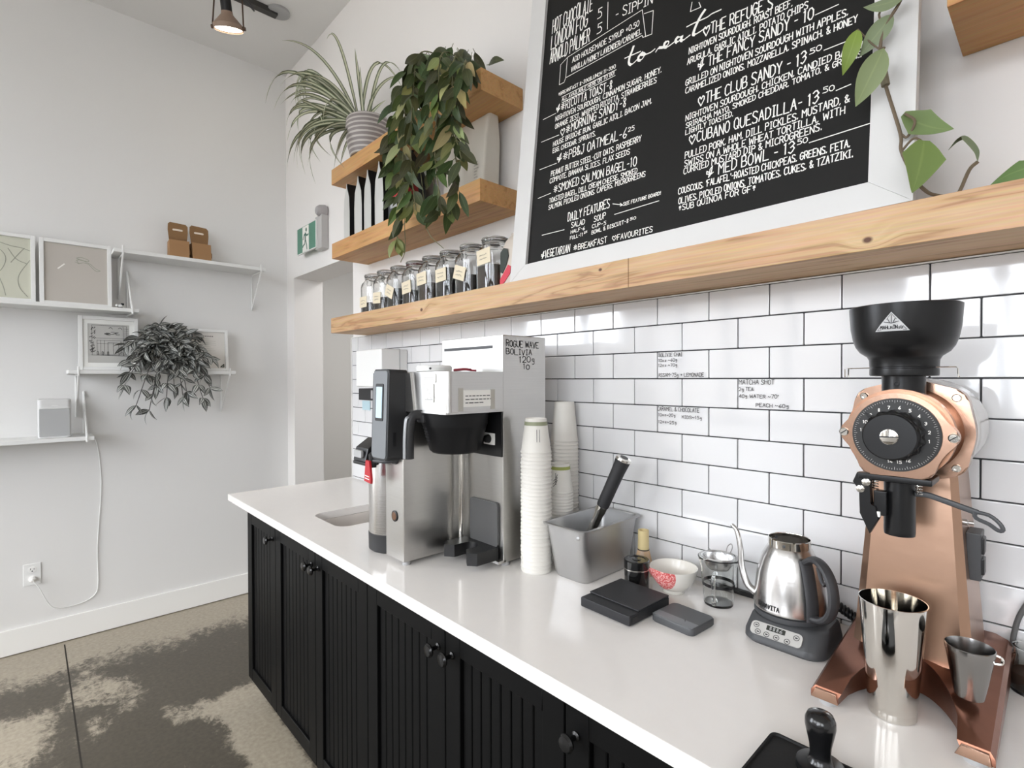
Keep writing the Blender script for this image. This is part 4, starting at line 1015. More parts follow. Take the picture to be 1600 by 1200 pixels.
# coiled power cord and the black cable strip at the foot of the tiles
bm = BM(); P = []
for i in range(150):
    t = i/149; c = Vector((.775,-.055,.935)).lerp(Vector((.845,-.03,.888)), t); a = t*2*math.pi*12
    P.append(c+Vector((0,.009*math.cos(a),.009*math.sin(a))))
tube(bm, P, .0028, 6, 1); tube(bm, [(.762,-.085,ZC+.022),(.770,-.06,ZC+.05),P[0]], .003, 6, 5); tube(bm, [P[-1],(.86,-.025,.8845),(.92,-.02,.8835)], .003, 6, 4)
tag(obj('coiled_cord', bm, BLACK), 'black coiled power cord behind the kettle', 'cord')
bm = BM(); box(bm, .478, .64, -.022, -.0105, ZC, ZC+.013, .002); tag(obj('cable_strip', bm, BLACK), 'black cable strip at the foot of the tiles behind the kettle', 'cable strip')
# ============================================================= GRINDER
GX = .928
gr = thing('coffee_grinder', 'large copper coffee grinder with black bean hopper and numbered dial', 'coffee grinder', (GX,-.2,ZC))
bm = BM()   # splayed base with two forward legs and a concave front between them
arc = [(.862+.146*k/18, -.345+.098*math.sin(math.pi*k/18)**.75) for k in range(19)]
plan = [(.817,-.388),(.858,-.388)]+arc+[(1.012,-.388),(1.050,-.388),(1.050,-.05),(1.03,-.03),(.835,-.03),(.815,-.05)]
plan = [((x-.9325)*.985+.9325, y+.02) for x, y in plan]
def bz(y): return ZC+.030+.040*min(1, max(0, (y+.37)/.14))
r0 = ring(bm, [(x, y, ZC+.013) for x, y in plan]); r1 = ring(bm, [(x, y, bz(y)-.008) for x, y in plan])
cx_, cy_ = .9325, -.16
def inset(x, y, k): 
    return (x+(cx_-x)*k, y+(cy_-y)*k*.4)
r2 = ring(bm, [(*inset(x,y,.05), bz(y)) for x, y in plan])
skin(bm, [r0, r1, r2], True, True, False)
f = bm.faces.new(r2); bmesh.ops.triangulate(bm, faces=[f])
base = obj('base', bm, COPPERD, gr, ang=32)
for sx, x in ((-1,.8395),(1,1.0255)):
    bm = BM(); prism(bm, [(x-.0205,ZC+.0125),(x+.0195,ZC+.0125),(x+.0165,ZC+.029),(x-.0135,ZC+.029)], -.3715, -.366, None, .0015); obj('toe_cap', bm, COPPERL, base)
    bm = BM(); lathe(bm, [(.013,ZC),(.014,ZC+.003),(.012,ZC+.014)], T(x, -.348, 0), 18); obj('foot', bm, GREYP, base)
    bm = BM(); lathe(bm, [(.013,ZC),(.014,ZC+.003),(.012,ZC+.014)], T(x, -.06, 0), 18); obj('foot', bm, GREYP, base)
bm = BM()   # tapering column
def cr_(w0, y0, y1, z): return ring(bm, [(GX+w0*a, y, z) for a, y in ((-.5,y0+.01),(-.42,y0),(.42,y0),(.5,y0+.01),(.5,y1),(-.5,y1))])
skin(bm, [cr_(.168,-.222,-.05,ZC+.066), cr_(.118,-.205,-.065,1.285)], True, True, True); obj('column', bm, mat('column_copper', (.42,.265,.185,1), .30, .95, bump=.12, bscale=45, var=.05, vscale=25), gr, ang=25)
bm = BM(); YM = T(GX,0,1.338) @ RX(90)   # local z runs towards the room
lathe(bm, [(.06,.03),(.078,.034),(.088,.045),(.090,.20),(.086,.212)], YM, 48); obj('motor_housing', bm, mat('pale_grey_casting', rgb(206,204,202), .25, spec=.5, coat=.4), gr)
def shape(fn, y0, y1, M=None, n=72, bev=0):
    pass
def polar(fn, n=96): return [(fn(a)*math.cos(R(a)), fn(a)*math.sin(R(a))) for a in [360*k/n for k in range(n)]]
def lobes(r0, amp, centers, wdt):
    return lambda a: r0+amp*max(math.exp(-(((a-c+180) % 360-180)/wdt)**2) for c in centers)
GM = T(GX,0,1.338)
bm = BM(); prism(bm, polar(lobes(.0865,.010,(42,138,222,318),14)), -.238, -.205, GM, .003); fl_ = obj('rear_flange', bm, COPPERL, gr)
def socket(bm, x, z, y, r_=.0075):
    lathe(bm, [(r_,0),(r_,.003),(r_*.75,.0042),(r_*.5,.0042),(r_*.45,.001),(.0004,.001)], T(GX+x, y, 1.338+z) @ RX(90), 16)
for a in (42,138,222,318):
    bm = BM(); socket(bm, .085*math.cos(R(a)), .085*math.sin(R(a)), -.238, .0062); obj('flange_bolt', bm, CHROME, fl_)
bm = BM()   # grinding chamber: waisted body between flange and face
rs = []
for y, k in ((-.238,1.08),(-.258,.99),(-.275,.99),(-.298,1.06),(-.318,1.06)):
    rs.append(ring(bm, [(GX+(x)*k, y, 1.338+z*k) for x, z in polar(lambda a: .0675)]))
skin(bm, rs, True, True, True); obj('grinding_chamber', bm, COPPER, gr)
def facefn(a):   # round face with two side ears and a flat foot
    r_ = lobes(.0645,.0125,(0,180),16)(a); s = math.sin(R(a))
    return min(r_, .071/-s) if s < -.5 else r_
bm = BM(); pf = [(x, max(z, -.066)) for x, z in polar(lobes(.0655,.0115,(0,180,238,302),15))]
prism(bm, pf, -.334, -.312, GM, .003); fc = obj('face_plate', bm, COPPERL, gr)
for x in (-.0705,.0705):
    bm = BM(); lathe(bm, [(.0068,0),(.0068,.002),(.0055,.003),(.0004,.003)], T(GX+x,-.334,1.338) @ RX(90), 16); sc_ = obj('face_screw', bm, CHROME, fc)
    bm = BM(); lines(bm, [(GX+x-.004,-.3373,1.335),(GX+x+.004,-.3373,1.341)], .0014, (0,-1,0)); obj('screw_slot', bm, INK, sc_, flat=True)
bm = BM(); lathe(bm, [(.0555,0),(.0575,.001),(.0575,.0045),(.056,.0055),(.0004,.0055)], T(GX,-.334,1.338) @ RX(90), 64); dl = obj('dial', bm, DIALG, gr)
bm = BM(); yd = -.3398; ND = Vector((0,-1,0))
for k in range(100):
    a = R(3.6*k); r0_, r1_ = (.0505 if k % 5 == 0 else .0525), .0545
    stroke(bm, [Vector((GX+r0_*math.cos(a), yd, 1.338+r0_*math.sin(a))), Vector((GX+r1_*math.cos(a), yd, 1.338+r1_*math.sin(a)))], .0003, ND)
for i, s in enumerate(('1','2','3','4','5','6','7','8','9','10','11')):
    a = R(-9+18.2*i); r_ = .0435; w_ = .0036*len(s); c = Vector((GX+r_*math.cos(a), yd, 1.338+r_*math.sin(a)-.0022))
    letter(bm, s, c-Vector((w_/2,0,0)), c+Vector((w_/2,0,0)), (0,0,1), .0044, .0010, ND)
for a, s in ((262,'14'),(278,'15'),(294,'16')):
    a = R(a); r_ = .0425; c = Vector((GX+r_*math.cos(a), yd, 1.338+r_*math.sin(a)-.002)); letter(bm, s, c-Vector((.0035,0,0)), c+Vector((.0035,0,0)), (0,0,1), .004, .0009, ND)
obj('dial_numbers', bm, PAPER, dl, flat=True)
bm = BM(); rs = []
for y, r_, am in ((-.3395,.0385,.0014),(-.356,.0385,.0014),(-.358,.0365,.0006),(-.3585,.0355,0),(-.376,.0355,0),(-.378,.0335,0)):
    rs.append(ring(bm, [(GX+x, y, 1.338+z) for x, z in polar(lambda a: r_-am*math.cos(R(a*14)), 168)]))
skin(bm, rs, True, True, True); prism(bm, [(-.0335,.024),(-.0285,.0295),(-.0395,.0335)], -.345, -.3395, GM)
kn = obj('adjustment_knob', bm, BLACKM, gr)
bm = BM(); lathe(bm, [(.0118,0),(.0118,.0018),(.0105,.0026),(.0004,.0028)], T(GX,-.378,1.338) @ RX(90), 28); ks = obj('knob_screw', bm, CHROME, kn)
bm = BM(); lines(bm, [(GX-.0115,-.3811,1.3375),(GX+.0115,-.3811,1.3385)], .0018, ND); obj('screw_slot', bm, INK, ks, flat=True)
# hopper
HM = T(GX,-.278,0)
bm = BM(); lathe(bm, [(.0295,1.398),(.0295,1.432),(.031,1.434)], HM, 36); nk = obj('hopper_neck', bm, BLACKM, gr)
bm = BM(); lathe(bm, [(.0045,0),(.0045,.0015),(.0025,.002),(.002,.0005),(.0003,.0005)], T(GX-.004,-.3075,1.418) @ RX(90), 12); obj('neck_screw', bm, INK, nk)
bm = BM(); lathe(bm, [(.030,1.430),(.0455,1.431),(.0465,1.433),(.0465,1.4425),(.0455,1.4435),(.0455,1.445),(.0465,1.446),(.047,1.457),(.050,1.4625),(.060,1.470),(.066,1.479),(.070,1.491),(.0735,1.510),(.0757,1.544),(.0742,1.545),(.072,1.512),(.068,1.493),(.060,1.480),(.03,1.467),(.001,1.466)], HM, 56, True, False); hp2 = obj('bean_hopper', bm, BLACKM, gr)
bm = BM()
def hpp(a, z, dr=.0006):
    pr = [(1.491,.070),(1.510,.0735),(1.545,.0757)]
    for (z0,r0_),(z1,r1_) in zip(pr,pr[1:]):
        if z <= z1 or z1 == 1.545: r_ = r0_+(r1_-r0_)*(z-z0)/(z1-z0); break
    r_ += dr; return Vector((GX+r_*math.cos(a), -.278+r_*math.sin(a), z))
ac = R(-92); hw = .30
def tri(bm, k, dr, zlo=1.501, zhi=1.5295):
    zc = zlo+(zhi-zlo)*.36
    rows = []
    for i in range(9):
        t = i/8; z = zc+((zlo+(zhi-zlo)*t)-zc)*k; h_ = hw*(1-t)*k
        rows.append([bm.verts.new(hpp(ac+h_*u, z, dr)) for u in (-1,-.5,0,.5,1)])
    skin(bm, rows, False)
bm = BM(); tri(bm, 1.08, .0007); lg = obj('logo_plate', bm, INK, hp2)
bm = BM(); tri(bm, 1.04, .0010); obj('logo_border', bm, mat('logo_silver', rgb(190,190,190), .5), lg)
bm = BM(); NL = Vector((math.cos(ac), math.sin(ac), 0))
def hl(u, t): return hpp(ac+hw*u, 1.501+.0285*t, .0016)
stroke(bm, [hl(-.86,.04),hl(0,.93),hl(.86,.04),hl(-.86,.04)], .0006, NL)
for u0, u1, t1 in ((-.34,-.48,.50),(-.17,-.24,.66),(0,0,.84),(.17,.24,.66),(.34,.48,.50)): stroke(bm, [hl(u0*.62,.46),hl(u1*.9,t1)], .0009, NL)
stroke(bm, [hl(-.24,.46),hl(0,.41),hl(.24,.46)], .0012, NL)
s_ = 'MAHLKONIG'
for i, ch in enumerate(s_): letter(bm, ch, hl(-.66+1.32*i/9,.11), hl(-.66+1.32*(i+1)/9,.11), (0,0,1), .0052, .0010, NL)
for u in (.115,.175): stroke(bm, [hl(u-.008,.315),hl(u+.008,.315)], .0009, NL)
obj('logo_print', bm, INK, lg, flat=True)
bm = BM()
tube(bm, [(GX-.046,-.281,1.4445),(GX-.085,-.25,1.4445),(GX-.086,-.249,1.4445)], .0009, 6, 1); tube(bm, [(GX-.085,-.25,1.4445),(GX-.0855,-.25,1.429),(GX-.090,-.252,1.429),(GX-.090,-.252,1.4435)], .0012, 6, 1)
tube(bm, [(GX+.044,-.292,1.4445),(GX+.068,-.292,1.4445),(GX+.070,-.292,1.442),(GX+.0705,-.292,1.428),(GX+.072,-.292,1.430)], .0010, 6, 1)
obj('hopper_wire', bm, CHROME, hp2)
# spout, clamp and lever
bm = BM(); box(bm, GX-.050, GX+.046, -.336, -.270, 1.262, 1.272, .002); obj('spout_flange', bm, BLACKM, gr)
bm = BM(); lathe(bm, [(.0195,1.176),(.0205,1.174),(.0212,1.18),(.0212,1.264)], T(GX,-.302,0), 36); obj('spout', bm, BLACKM, gr)
for x in (-.0295,.0275):
    bm = BM(); P = []
    for i in range(40): t = i/39; a = t*2*math.pi*4; P.append((GX+x+.0038*math.cos(a), -.318+.0038*math.sin(a), 1.262-.016*t))
    tube(bm, P, .0009, 6, 1); obj('spring', bm, CHROME, gr)
bm = BM(); prism(bm, [(-.052,.0),(-.034,.002),(-.034,-.050),(-.026,-.052),(-.022,-.072),(-.034,-.098),(-.048,-.066),(-.047,-.03),(-.058,-.016)], -.335, -.318, T(GX,0,1.272), .0015)
box(bm, GX-.030, GX-.012, -.33, -.312, 1.205, 1.245, .002)
cl = obj('bag_clamp', bm, BLACKM, gr)
for (x, z) in ((-.046,1.246),(-.038,1.258)):
    bm = BM(); lathe(bm, [(.006,0),(.006,.004),(.003,.005),(.0005,.0055)], T(GX+x,-.335,z) @ RX(90), 14)
    obj('clamp_bolt', bm, CHROME, cl)
bm = BM(); box(bm, GX-.034, GX-.020, -.334, -.326, 1.203, 1.212, .001); obj('clamp_pad', bm, PAPER, cl)
bm = BM(); tube(bm, [(GX+.019,-.304,1.243),(GX+.035,-.308,1.2445),(GX+.052,-.311,1.241),(GX+.096,-.316,1.229)], .0038, 8, 4, sq=(.8,1.2)); lv = obj('lever', bm, DARKG, gr)
bm = BM(); tube(bm, [(GX+.092,-.316,1.230),(GX+.108,-.317,1.228),(GX+.119,-.318,1.219),(GX+.123,-.318,1.210),(GX+.118,-.318,1.208),(GX+.108,-.317,1.215),(GX+.094,-.316,1.221),(GX+.092,-.316,1.230)], .0028, 8, 3); obj('finger_loop', bm, DARKG, lv)
# switch box on the flank of the column
bm = BM(); box(bm, GX+.068, GX+.088, -.17, -.12, 1.085, 1.165, .002); sb = obj('switch_box', bm, DARKG, gr)
for z in (1.130,1.095):
    bm = BM(); box(bm, GX+.078, GX+.092, -.166, -.140, z, z+.028, .002); obj('rocker_switch', bm, BLACK, sb)
bm = BM(); lathe(bm, [(.005,0),(.005,.01),(.003,.011),(.003,.018)], T(GX+.062,-.185,1.185) @ RY(90), 10); obj('side_bolt', bm, STEEL, gr)
# ============================================================= SHAKER TIN, STEEL CUP, JAR, TAMPER
CUPST = mat('dark_polished_steel', (.30,.295,.29,1), .2, 1)
sk_ = thing('shaker_tin', 'tall polished steel shaker tin standing between the grinder legs', 'shaker tin', (.9195,-.304,ZC))
bm = BM(); lathe(bm, [(.030,0),(.0328,.001),(.033,.012),(.0326,.0135),(.0335,.016),(.046,.1845),(.0468,.186),(.0455,.1862),(.033,.018),(.030,.014),(.001,.013)], T(.9195,-.304,ZC), 48); obj('tin_body', bm, CHROME, sk_)
sp_ = thing('steel_cup', 'small tapered steel cup standing on the right leg of the grinder', 'cup', (1.012,-.276,bz(-.276)))
bm = BM(); M_ = T(1.012,-.276,bz(-.276)+.0005); lathe(bm, [(.0165,0),(.0182,.001),(.0295,.070),(.0302,.071),(.0306,.078),(.0296,.079),(.028,.071),(.0172,.004),(.001,.003)], M_, 40); obj('cup_body', bm, CUPST, sp_)
bm = BM(); tube(bm, [M_ @ Vector((.0295,.004,.073)), M_ @ Vector((.036,.005,.070)), M_ @ Vector((.036,.005,.062)), M_ @ Vector((.0275,.004,.060))], .0022, 8, 3); obj('lug', bm, CHROME, sp_)
gj = thing('glass_jar', 'small clear glass jar by the tiles right of the grinder', 'jar', (1.075,-.06,ZC))
bm = BM(); lathe(bm, [(.001,0),(.029,0),(.031,.004),(.031,.05),(.024,.064),(.024,.075),(.026,.078),(.023,.078),(.022,.064),(.029,.05),(.029,.006),(.001,.005)], T(1.075,-.06,ZC), 32, False, False); obj('glass_wall', bm, GLASS, gj)
bm = BM(); lathe(bm, [(.001,.006),(.0285,.006),(.0285,.034),(.001,.035)], T(1.075,-.06,ZC), 28, False, False); obj('contents', bm, mat('dark_grounds', rgb(48,40,34), .9), gj)
bm = BM(); tube(bm, [(1.10,-.02,1.05),(1.075,-.022,1.035),(1.058,-.024,1.0),(1.050,-.026,.965),(1.048,-.028,.935),(1.053,-.03,.9),(1.07,-.022,.883),(1.12,-.02,.8825)], .0042, 10, 6); tag(obj('power_cord', bm, mat('grey_cord', rgb(92,92,92), .5)), 'grey power cord looping down the tiles right of the grinder', 'cord')
tb = thing('tamping_mat', 'black rubber tamping mat at the front edge of the counter', 'mat', (.88,-.60,ZC))
RUB = mat('black_rubber', rgb(20,20,20), .6, bump=.1, bscale=300, spec=.3)
bm = BM(); TMt = T(.905,-.5775,ZC)
skin(bm, [ring(bm, [TMt @ Vector((x, y, z)) for x, y in rrect(w_, h_, .010)]) for w_, h_, z in ((.188,.123,.0003),(.190,.125,.003),(.190,.125,.015),(.186,.121,.018),(.180,.115,.018),(.178,.113,.0155))], True, True, True); obj('mat_slab', bm, RUB, tb)
bm = BM(); box(bm, .81, 1.0, -.648, -.6375, ZC-.035, ZC+.016, .003); obj('edge_lip', bm, RUB, tb)
tm = thing('tamper', 'coffee tamper with black bulb handle standing on the black mat', 'tamper', (.886,-.552,ZC+.016))
bm = BM(); lathe(bm, [(.0285,.0),(.029,.001),(.029,.010),(.026,.012),(.012,.014),(.001,.014)], T(.886,-.552,ZC+.016), 40); obj('steel_foot', bm, BLACKM, tm)
bm = BM(); lathe(bm, [(.018,.012),(.0145,.016),(.0125,.024),(.0135,.036),(.0170,.052),(.0188,.062),(.0186,.070),(.0155,.077),(.009,.0805),(.001,.0815)], T(.886,-.552,ZC+.016), 36); obj('bulb_handle', bm, mat('gloss_black_handle', rgb(16,16,17), .22, coat=.3), tm)
# ============================================================= COFFEE BAGS ON THE MIDDLE SHELF
ZM = 2.1145; FOIL = mat('silver_foil', rgb(206,206,202), .38, .35, bump=.25, bscale=40); BAGB = mat('matte_black_bag', rgb(24,24,24), .5, bump=.1, bscale=30)
def gusset_bag(x, y0, wx, dy, h, label, side=FOIL, front=BAGB, rz=0):
    t = thing('coffee_bag', label, 'bag', (x, y0+dy/2, ZM), rz, 'black coffee bags on the middle shelf')
    bm = BM(); hw, hd = wx/2, dy/2
    prof = [(0,1,.96),(.02,1,1),(.45,1.02,1),(.72,.86,.99),(.90,.22,.97),(1,.05,.97)]
    L, Rr = [], []
    rings = []
    for zf, kx, ky in prof: rings.append(ring(bm, [(sx*hw*kx, sy*hd*ky, zf*h) for sx, sy in ((-1,-1),(1,-1),(1,1),(-1,1))]))
    for a, b_ in zip(rings, rings[1:]):
        for i in range(4):
            j = (i+1) % 4; bm.faces.new((a[i],a[j],b_[j],b_[i]))
    bm.faces.new(list(reversed(rings[0]))); bm.faces.new(rings[-1])
    obj('bag_body', bm, front, t, local=True, ang=25)
    bm = BM()   # silver side gusset towards the room, creased down the middle
    P = [[(-hw*kx, -hd*ky-.0012, zf*h), (0, -hd*ky-.0012+(.010*kx if zf > .05 else 0)*(1 if zf < .8 else .3), zf*h), (hw*kx, -hd*ky-.0012, zf*h)] for zf, kx, ky in prof]
    P = [[(x_, min(y_, -hd*.9) if k == 1 else y_, z_) for k, (x_, y_, z_) in enumerate(r_)] for r_ in P]
    P = [[(a_[0]*.985, -hd-.0015 if k != 1 else -hd-.0022, a_[2]) for k, a_ in enumerate(r_)] for r_ in P]
    skin(bm, [ring(bm, r_) for r_ in P], False); obj('side_gusset', bm, side, t, local=True, ang=25)
    return t
g1 = gusset_bag(-1.275, -.192, .072, .125, .262, 'black coffee bag with silver side, leftmost on the middle shelf', rz=-4)
g2 = gusset_bag(-1.168, -.190, .070, .125, .268, 'black coffee bag with silver side, second from the left on the middle shelf', rz=2)
g3 = gusset_bag(-1.070, -.190, .072, .125, .270, 'black coffee bag with gold upright lettering, third on the middle shelf', rz=-2)
g4 = gusset_bag(-.968, -.190, .074, .130, .276, 'black coffee bag with silver side, beside the red-labelled bag', rz=1)
bm = BM(); letter(bm, 'TEXAS', (.038,.012,.05), (.040,.012,.19), (0,1,0), .018, .0045, (1,0,0)); obj('gold_lettering', bm, mat('dull_gold', rgb(176,152,104), .5), g3, local=True, flat=True)
g5 = thing('coffee_bag', 'dark grey flat-bottomed coffee bag with a red label behind the hanging vines', 'bag', (-.850,-.120,ZM), 4, 'coffee bags on the middle shelf')
bm = BM()
skin(bm, [ring(bm, [(x,y,z) for x, y in rrect(w_,d_,.008,3)]) for w_,d_,z in ((.10,.125,0),(.104,.13,.01),(.102,.128,.2),(.09,.09,.25),(.088,.012,.285),(.088,.010,.295))], True, True, True)
obj('bag_body', bm, mat('slate_bag', rgb(52,56,58), .5), g5, local=True)
bm = BM(); box(bm, .050,.0535,-.05,.02,.09,.16); box(bm, -.03,.045,-.0665,-.064,.09,.16); obj('red_label', bm, RED, g5, local=True)
bm = BM(); box(bm, .050,.0536,-.05,.02,.045,.088); box(bm, -.03,.045,-.0666,-.064,.045,.088); obj('grey_label', bm, GREYP, g5, local=True)
g6 = thing('coffee_bag', 'large cream white coffee bag at the right end of the middle shelf', 'bag', (-.470,-.075,ZM), 0, 'coffee bags on the middle shelf')
bm = BM()
skin(bm, [ring(bm, [(x,y,z) for x, y in rrect(w_,d_,.010,3)]) for w_,d_,z in ((.25,.07,0),(.256,.08,.015),(.256,.075,.20),(.254,.05,.29),(.252,.014,.325),(.250,.010,.345))], True, True, True)
for v in bm.verts: v.co.y += .018*v.co.z/.33
obj('bag_body', bm, mat('cream_paper_bag', rgb(214,208,196), .6, bump=.2, bscale=14), g6, local=True)
bm = BM(); random.seed(12)
for i in range(9): lines(bm, [(.075,-.0392,.115-i*.011),(.075+random.uniform(.012,.03),-.0392,.115-i*.011)], .004, (0,-1,0))
obj('faint_print', bm, mat('faint_grey_print', rgb(176,170,160), .8), g6, local=True, flat=True)
# ============================================================= STORAGE JARS
JX = [-1.160,-1.040,-.918,-.788,-.664,-.540,-.412,-.280]
TEA = [mat('loose_tea_%d' % i, c, .95, bump=.6, bscale=160, var=.35, vscale=120) for i, c in enumerate((rgb(46,42,38), rgb(62,52,42), rgb(40,40,38)))]
JL = ['leftmost clip-top glass tea jar on the long shelf, tag low on its front','second clip-top tea jar from the left, nearly hidden','third clip-top tea jar, with a tilted tag','fourth clip-top tea jar from the left, with reddish lid clip','fifth clip-top tea jar, cream tag high on the glass','sixth clip-top tea jar, filled almost to the cream tag','seventh clip-top tea jar, with a tilted tag','largest clip-top tea jar, rightmost of the row beside the patterned bag']
FILL = [.05,.06,.085,.06,.075,.115,.07,.085]; TAGZ = [.055,.06,.075,.075,.095,.09,.08,.115]; TILT = [0,4,24,-4,-3,-3,18,-4]
GLJ = glassm('jar_glass', (.985,.99,.985,1))
random.seed(21)
for i, x in enumerate(JX):
    s = 1.1 if i < 7 else 1.16
    j = thing('tea_jar', JL[i], 'jar', (x,-.112,1.7382), 0, 'clip-top tea jars on the long shelf')
    h = .2
    bm = BM(); E = 3.6
    lathe(bm, [(.001,.001),(.046*s,.001,E),(.050*s,.006,E),(.051*s,.125,E),(.049*s,.143,3),(.040*s,.158,2),(.0375*s,.162),(.0375*s,.170),(.041*s,.1715),(.041*s,.1755),(.035*s,.1755),(.035*s,.160),(.0465*s,.141,3),(.0485*s,.124,E),(.0475*s,.009,E),(.001,.007)], None, 40, False, False)
    obj('glass_body', bm, GLJ, j, local=True)
    bm = BM(); lathe(bm, [(.001,.008),(.0465*s,.009,E),(.0475*s,FILL[i],E),(.001,FILL[i]+.006)], None, 32, False, False); obj('tea', bm, TEA[i % 3], j, local=True)
    bm = BM(); lathe(bm, [(.001,.176),(.041*s,.176),(.042*s,.179),(.041*s,.187),(.036*s,.1895),(.030*s,.1885),(.001,.1885)], None, 32, False, False); lid = obj('glass_lid', bm, GLJ, j, local=True)
    bm = BM(); tube(bm, [(.0425*s*math.cos(a),.0425*s*math.sin(a),.182) for a in [2*math.pi*k/30 for k in range(30)]], .0013, 6, closed=True); tube(bm, [(.040*s*math.cos(a),.040*s*math.sin(a),.166) for a in [2*math.pi*k/30 for k in range(30)]], .0013, 6, closed=True)
    for sy in (-1,1): tube(bm, [(-.040*s,sy*.012,.166),(-.050*s,sy*.012,.150),(-.052*s,sy*.011,.172),(-.0425*s,sy*.010,.183)], .0014, 6, 3)
    tube(bm, [(-.050*s,-.012,.150),(-.054*s,0,.146),(-.050*s,.012,.150)], .0016, 6, 3)
    obj('wire_clip', bm, STEEL, j, local=True)
    bm = BM(); prism(bm, rrect(.062*s,.046*s,.002), -.0009, .0, T(.006 if i % 2 else -.004,-.0512*s,TAGZ[i]) @ RY(TILT[i])); tg_ = obj('paper_tag', bm, CREAM, j, local=True)
    bm = BM(); Mt = T(.006 if i % 2 else -.004,-.0512*s,TAGZ[i]) @ RY(TILT[i])
    for k in range(2):
        P = []
        for q in range(12): P.append(Mt @ Vector((-.02+q*.0034, -.0016, .006-k*.014+random.uniform(-.003,.003))))
        stroke(bm, P, .0012, (Mt.to_3x3() @ Vector((0,-1,0))))
    obj('tag_scribble', bm, INK, tg_, local=True, flat=True)
    bm = BM(); lathe(bm, [(.0372*s,.1715),(.042*s,.1735),(.0372*s,.1755)], None, 28, False, False)
    obj('seal', bm, mat('seal_%d' % i, rgb(112,52,52) if i == 3 else rgb(150,150,148), .6), j, local=True)
pb = thing('patterned_bag', 'pale paper bag with black and red shapes right of the tea jars', 'bag', (-.188,-.09,1.7382), 0)
bm = BM()
skin(bm, [ring(bm, [(x,y,z) for x, y in rrect(w_,d_,.006,3)]) for w_,d_,z in ((.066,.10,0),(.07,.105,.01),(.07,.10,.12),(.062,.06,.165),(.058,.012,.19),(.058,.010,.197))], True, True, True)
obj('bag_body', bm, mat('pale_paper_bag', rgb(206,196,184), .7, bump=.2, bscale=20), pb, local=True, ang=30)
bm = BM(); prism(bm, [(-.030,.055),(-.018,.05),(0,.075),(.012,.105),(.006,.13),(-.012,.135),(-.028,.122)], -.0545, -.0525); box(bm, .0348,.0362,-.045,.01,.05,.12); obj('black_shape', bm, mat('bag_green_black', rgb(52,58,52), .6), pb, local=True)
bm = BM(); prism(bm, [(-.031,.012),(-.012,.016),(.020,.045),(.024,.068),(.010,.075),(-.012,.05),(-.031,.03)], -.0548, -.0528); box(bm, .0348,.0364,-.045,.005,.012,.048); obj('red_shape', bm, mat('bag_red', rgb(206,66,82), .6), pb, local=True)
# ============================================================= PLANTS
SPL = leafmat('spider_leaf', 'spider'); STL = leafmat('striped_leaf', 'stripe'); VL = leafmat('vine_leaf', 'vine')
spn = thing('spider_plant', 'spider plant with long arching striped leaves in a banded grey pot', 'potted plant', (-1.185,-.125,2.487))
m, n, l, b = nodes('banded_pot'); b.inputs['Roughness'].default_value = .5
t = n.new('ShaderNodeTexCoord'); sx_ = n.new('ShaderNodeSeparateXYZ'); l.new(t.outputs['Object'], sx_.inputs[0])
w1 = n.new('ShaderNodeMath'); w1.operation = 'MULTIPLY'; w1.inputs[1].default_value = 2*math.pi/.021; l.new(sx_.outputs['Z'], w1.inputs[0]); w2 = n.new('ShaderNodeMath'); w2.operation = 'SINE'; l.new(w1.outputs[0], w2.inputs[0])
nq = n.new('ShaderNodeTexNoise'); nq.inputs['Scale'].default_value = 26; l.new(t.outputs['Object'], nq.inputs[0]); w3 = n.new('ShaderNodeMath'); w3.operation = 'ADD'; l.new(w2.outputs[0], w3.inputs[0]); l.new(nq.outputs[0], w3.inputs[1])
rp = n.new('ShaderNodeValToRGB'); l.new(w3.outputs[0], rp.inputs[0]); rp.color_ramp.elements[0].position = .75; rp.color_ramp.elements[0].color = rgb(134,126,124); rp.color_ramp.elements[1].position = .95; rp.color_ramp.elements[1].color = rgb(190,184,178); l.new(rp.outputs[0], b.inputs['Base Color'])
bm = BM(); lathe(bm, [(.080,0),(.086,.004),(.098,.05),(.105,.10),(.106,.14),(.103,.172),(.099,.180),(.093,.180),(.093,.155),(.001,.152)], None, 48); obj('pot', bm, m, spn, local=True)
bm = BM(); lathe(bm, [(.093,.158),(.05,.168),(.001,.170)], None, 24, False, False); obj('soil', bm, SOIL, spn, local=True)
bm = newleafbm(); random.seed(7)
for P0, P1, P2 in SPIDER:
    a, c, d_ = Vector(P0), Vector(P1), Vector(P2); a = Vector((-1.2+random.uniform(-.02,.02), -.135+random.uniform(-.02,.02), 2.64)); k = 14
    pts = [(a*(1-t_)**2+c*2*t_*(1-t_)+d_*t_*t_) for t_ in [i/k for i in range(k+1)]]
    w_ = random.uniform(.0065,.0095); ws = [w_*(.55+.45*min(1,i/3)) * (1-(i/k)**3*.97) for i in range(k+1)]
    side = Vector((-.68,-.73,0)).cross(pts[-1]-pts[0]).cross(pts[-1]-pts[0]); side = (pts[1]-pts[0]).cross(Vector((-.73,.68,.2)))
    g_ = random.uniform(.82,1.08); blade(bm, pts, ws, side, .35, (g_,g_*random.uniform(.98,1.03),g_*.97))
obj('foliage', bm, SPL, spn)
